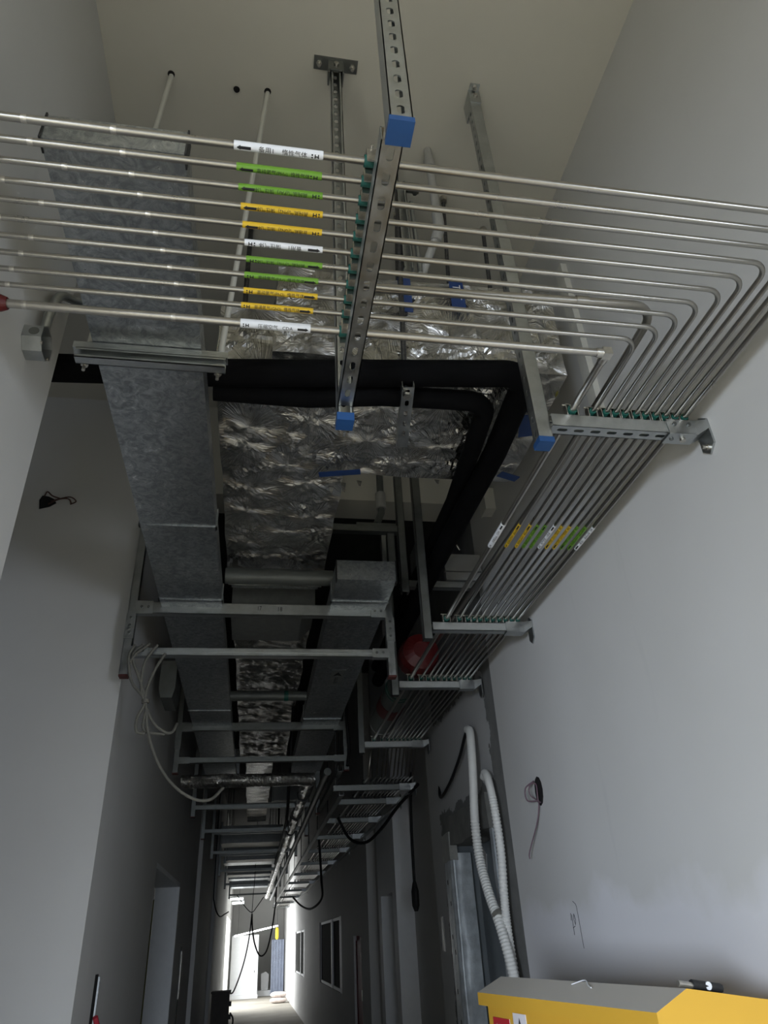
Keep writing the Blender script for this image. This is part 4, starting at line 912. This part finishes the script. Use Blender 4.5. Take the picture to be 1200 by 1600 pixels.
V, Fc, wd = text_geo('有电危险', .018)
obj('header_lettering', MB().add([tuple(YP(-.0692, .83-x, -.118+y)) for x, y in V], Fc), 'stickerwhite', s1)
V, Fc, wd = text_geo('配电箱', .024)
obj('lettering', MB().add([tuple(YP(-.0692, .83-x, -.165+y)) for x, y in V], Fc), 'ink', s1)
s2 = obj('hazard_sticker', sticker(.635, .715, -.23, -.078, 0), 'stickerwhite', t)
m = MB(); m.add([YP(-.0685, 0.675, -0.087), YP(-.0685, 0.710, -0.167), YP(-.0685, 0.640, -0.167)], [(0, 1, 2)]); obj('triangle', m, 'ink', s2)
m = MB(); m.add([YP(-.0690, 0.675, -0.099), YP(-.0690, 0.703, -0.163), YP(-.0690, 0.647, -0.163)], [(0, 1, 2)]); obj('triangle_fill', m, 'stickeryellow', s2)
m = MB(); m.add([YP(-.0694, 0.680, -0.110), YP(-.0694, 0.666, -0.137), YP(-.0694, 0.676, -0.137), YP(-.0694, 0.670, -0.158), YP(-.0694, 0.686, -0.130), YP(-.0694, 0.676, -0.130)], [(0, 1, 2, 5), (2, 3, 4, 5)]); obj('flash', m, 'ink', s2)
for (dd, ee) in ((.05, .0), (Lb-.05, .0), (.05, .2), (Lb-.05, .2)):
    m = MB(); m.obox(YP(ee, dd, -1.175), ev, dv, zv, .02, .02, .245); obj('leg', m, 'yellow', t)
# folding multi-tool lying on the roof
t = thing('folding_tool', 'small black and chrome tool lying on the roof of the yellow box', 'tool', tuple(YP(.05, .02, .0)))
def on(e, d): return YP(e, d, -.045*e/.28+.001)
c0 = on(.045, .025)
m = MB(); m.tube([on(.03, .02)+zv*.009, on(.11, .03)+zv*.009], .009, 8); obj('handle', m, 'blackiron', t)
m = MB(); m.tube([on(-.005, .018)+zv*.007, on(.03, .02)+zv*.007], .006, 8); obj('jaw', m, 'weld', t)
m = MB(); m.tube([on(.07, .016)+zv*.010, on(.07, .020)+zv*.010], .008, 10); obj('screw', m, 'white', t)
tag(obj('tape_scrap', MB().tube(spline([tuple(YP(-.02, .44, -.005)), tuple(YP(-.004, .40, .004)), tuple(YP(-.02, .36, -.004)), tuple(YP(-.03, .33, -.008))], 6), .0016, 5), 'labwhite'), 'scrap of clear tape stuck on the dusty yellow box roof', 'scrap')

# ------------------------------------------------------------------ left side small things
tag(obj('storage_panel', panel, 'olive'), 'olive board standing inside the left doorway', 'board')
t = thing('wall_slot', 'narrow slot chased in the left corridor wall with metal lining', 'wall slot', (XL, 4.03, -.6))
obj('slot', MB().box(XL+.0005, XL+.004, 3.98, 4.04, -.95, -.08), 'void', t)
obj('slot_edge', MB().box(XL+.0005, XL+.012, 4.04, 4.055, -.95, -.09), 'zinc', t)
tag(obj('red_rope', MB().tube(spline([(XL+.02, 4.0, -.24), (XL+.05, 4.05, -.34), (XL+.10, 4.10, -.50), (XL+.16, 4.15, -.75), (XL+.18, 4.2, -1.2)], 6), .012, 7), 'redrope'), 'red rope hanging from the wall slot at lower left', 'rope')
t = thing('wall_slot', 'chipped slot with foil scraps beside the left doorway', 'wall slot', (XL, 8.6, -.6))
obj('slot', MB().box(XL+.0005, XL+.006, 8.55, 8.68, -.95, .02), 'plasterbare', t)
obj('scrap', MB().box(XL+.006, XL+.012, 8.57, 8.66, -.42, -.02), 'wrap', t)
tag(obj('left_duct_branch', MB().prism([(-.635, 1.60), (-.535, 1.60), (-.535, 1.42), (-.55, 1.36), (-.62, 1.36), (-.635, 1.42)], 'y', 4.55, 4.85), 'zincdark'), 'galvanised drop box between the left duct and the wall', 'duct box')

# ------------------------------------------------------------------ far end of the corridor
t = thing('partition_panel', 'tall bright white partition panel at the far end of the corridor', 'panel', (-.1, 29.5, FL))
obj('panel_board', MB().box(-.62, .26, 29.4, 29.5, FL+.10, .30), 'white', t)
obj('panel_edge', MB().box(.26, .31, 29.36, 29.52, FL+.10, .30), 'whitesatin', t)
obj('panel_base', MB().box(-.64, .33, 29.2, 29.6, FL, FL+.10), 'white', t)
obj('latch', MB().box(.19, .21, 29.39, 29.40, -.82, -.76), 'blackiron', t)
tag(obj('white_bin', MB().prism([(.46, FL+.16), (.70, FL+.16), (.72, -.92), (.60, -.84), (.44, -.90)], 'y', 30.3, 30.6), 'white'), 'white bin standing on the step in the far alcove', 'bin')
tag(obj('alcove_step', MB().box(.33, .86, 30.1, 31.2, FL, FL+.16), 'white'), 'low white step in the far alcove', 'step')
m = MB()
for k in range(9): m.box(.78+k*.05, .82+k*.05, 30.0+(k % 2)*.03, 30.05+(k % 2)*.03, FL, .12)
m.box(.78, 1.23, 30.06, 30.1, FL, .12)
tag(obj('grey_curtain', m, 'bluegrey'), 'blue grey pleated sheet hanging beside the far alcove', 'curtain')
for k, (y, z, s) in enumerate([(26.2, FL, 1.0), (26.25, FL+.14, .95)]):
    m = MB()
    def bagf(u, v, z=z, s=s, y=y):
        th = u*2*math.pi; ph = v*math.pi
        sx = math.copysign(abs(math.cos(th))**.6, math.cos(th))*math.sin(ph)**.6; sy = math.copysign(abs(math.sin(th))**.6, math.sin(th))*math.sin(ph)**.6
        return (.93+sx*.26*s, y+sy*.2*s, z+.072-.07*math.cos(ph)*(1+.1*math.sin(th*3)))
    m.grid(bagf, 20, 10); tag(obj('cement_bag', m, 'bag'), ['lower', 'upper'][k]+' of the two sacks on the far corridor floor', 'sack', 'sacks on the corridor floor')
# lit tube lamp slung across the far corridor, and ceiling strip lamps
t = thing('tube_lamp', 'lit white tube lamp slung at a slant across the far corridor', 'lamp', (.1, 27.5, .25))
obj('lit_tube', MB().tube([(-.46, 27.5, .28), (.86, 27.5, .50)], .022, 10), 'tube', t)
for x, z in ((-.40, .29), (.80, .49)): obj('cord', MB().tube([(x, 27.5, z), (x, 27.5, HC)], .004, 5), 'blackcable', t)
obj('end_cap', MB().tube([(.86, 27.5, .50), (.92, 27.5, .51)], .028, 10), 'white', t)
obj('end_cap', MB().tube([(-.52, 27.5, .27), (-.46, 27.5, .28)], .028, 10), 'white', t)
for k, y in enumerate([24.5, 27.0]):
    t = thing('strip_lamp', ['nearer', 'farther'][k]+' lit strip lamp under the far ducts at left', 'lamp', (-.45, y, 1.18), 'strip lamps at the far end')
    obj('lit_tube', MB().tube([(-.62, y, 1.20), (-.25, y, 1.20)], .025, 10), 'tube', t)
    obj('lamp_body', MB().box(-.64, -.23, y-.03, y+.03, 1.23, 1.27), 'white', t)
t = thing('warning_lantern', 'small yellow lantern hanging by the far curtain', 'lantern', (.93, 29.0, .12))
obj('lantern_body', MB().lathe([(.03, 0), (.06, .05), (.06, .30), (.04, .36)], (.93, 29.0, .12), 'z', 10), 'stickeryellow', t)
obj('cord', MB().tube([(.93, 29., .48), (.93, 29., HC)], .004, 5), 'blackcable', t)
# electrical box on a stand with leads
t = thing('site_power_box', 'dark brown power box on a stand by the left corridor wall', 'electrical box', (-.42, 13.2, FL))
obj('box_body', MB().box(-.53, -.27, 13.0, 13.3, -1.30, -.60).box(-.54, -.25, 12.98, 13.32, -.60, -.575), 'darkbox', t)
for (x, y) in ((-.51, 13.02), (-.29, 13.02), (-.51, 13.28), (-.29, 13.28)): obj('leg', MB().box(x-.015, x+.015, y-.015, y+.015, FL, -1.30), 'darkbox', t)
for k in range(4): obj('socket', MB().box(-.27, -.235, 13.05, 13.12, -1.25+k*.16, -1.19+k*.16), 'blackiron', t)
obj('lead', MB().tube(spline([(-.25, 13.1, -.85), (-.20, 13.1, -.95), (-.23, 13.1, -1.2), (-.20, 13.0, -1.54)], 6), .012, 6), 'blackcable', t)
# red hydrant cabinet
t = thing('hydrant_cabinet', 'dark red cabinet set into the right corridor wall', 'cabinet', (1.32, 9.75, FL))
obj('cabinet_body', MB().box(1.30, 1.58, 9.41, 10.09, FL, .03), 'reddark', t)
obj('cabinet_door', MB().box(1.285, 1.30, 9.45, 10.06, FL+.1, -.02), 'reddark', t)
obj('handle', MB().box(1.272, 1.285, 9.50, 9.53, -.6, -.5), 'bolt', t)
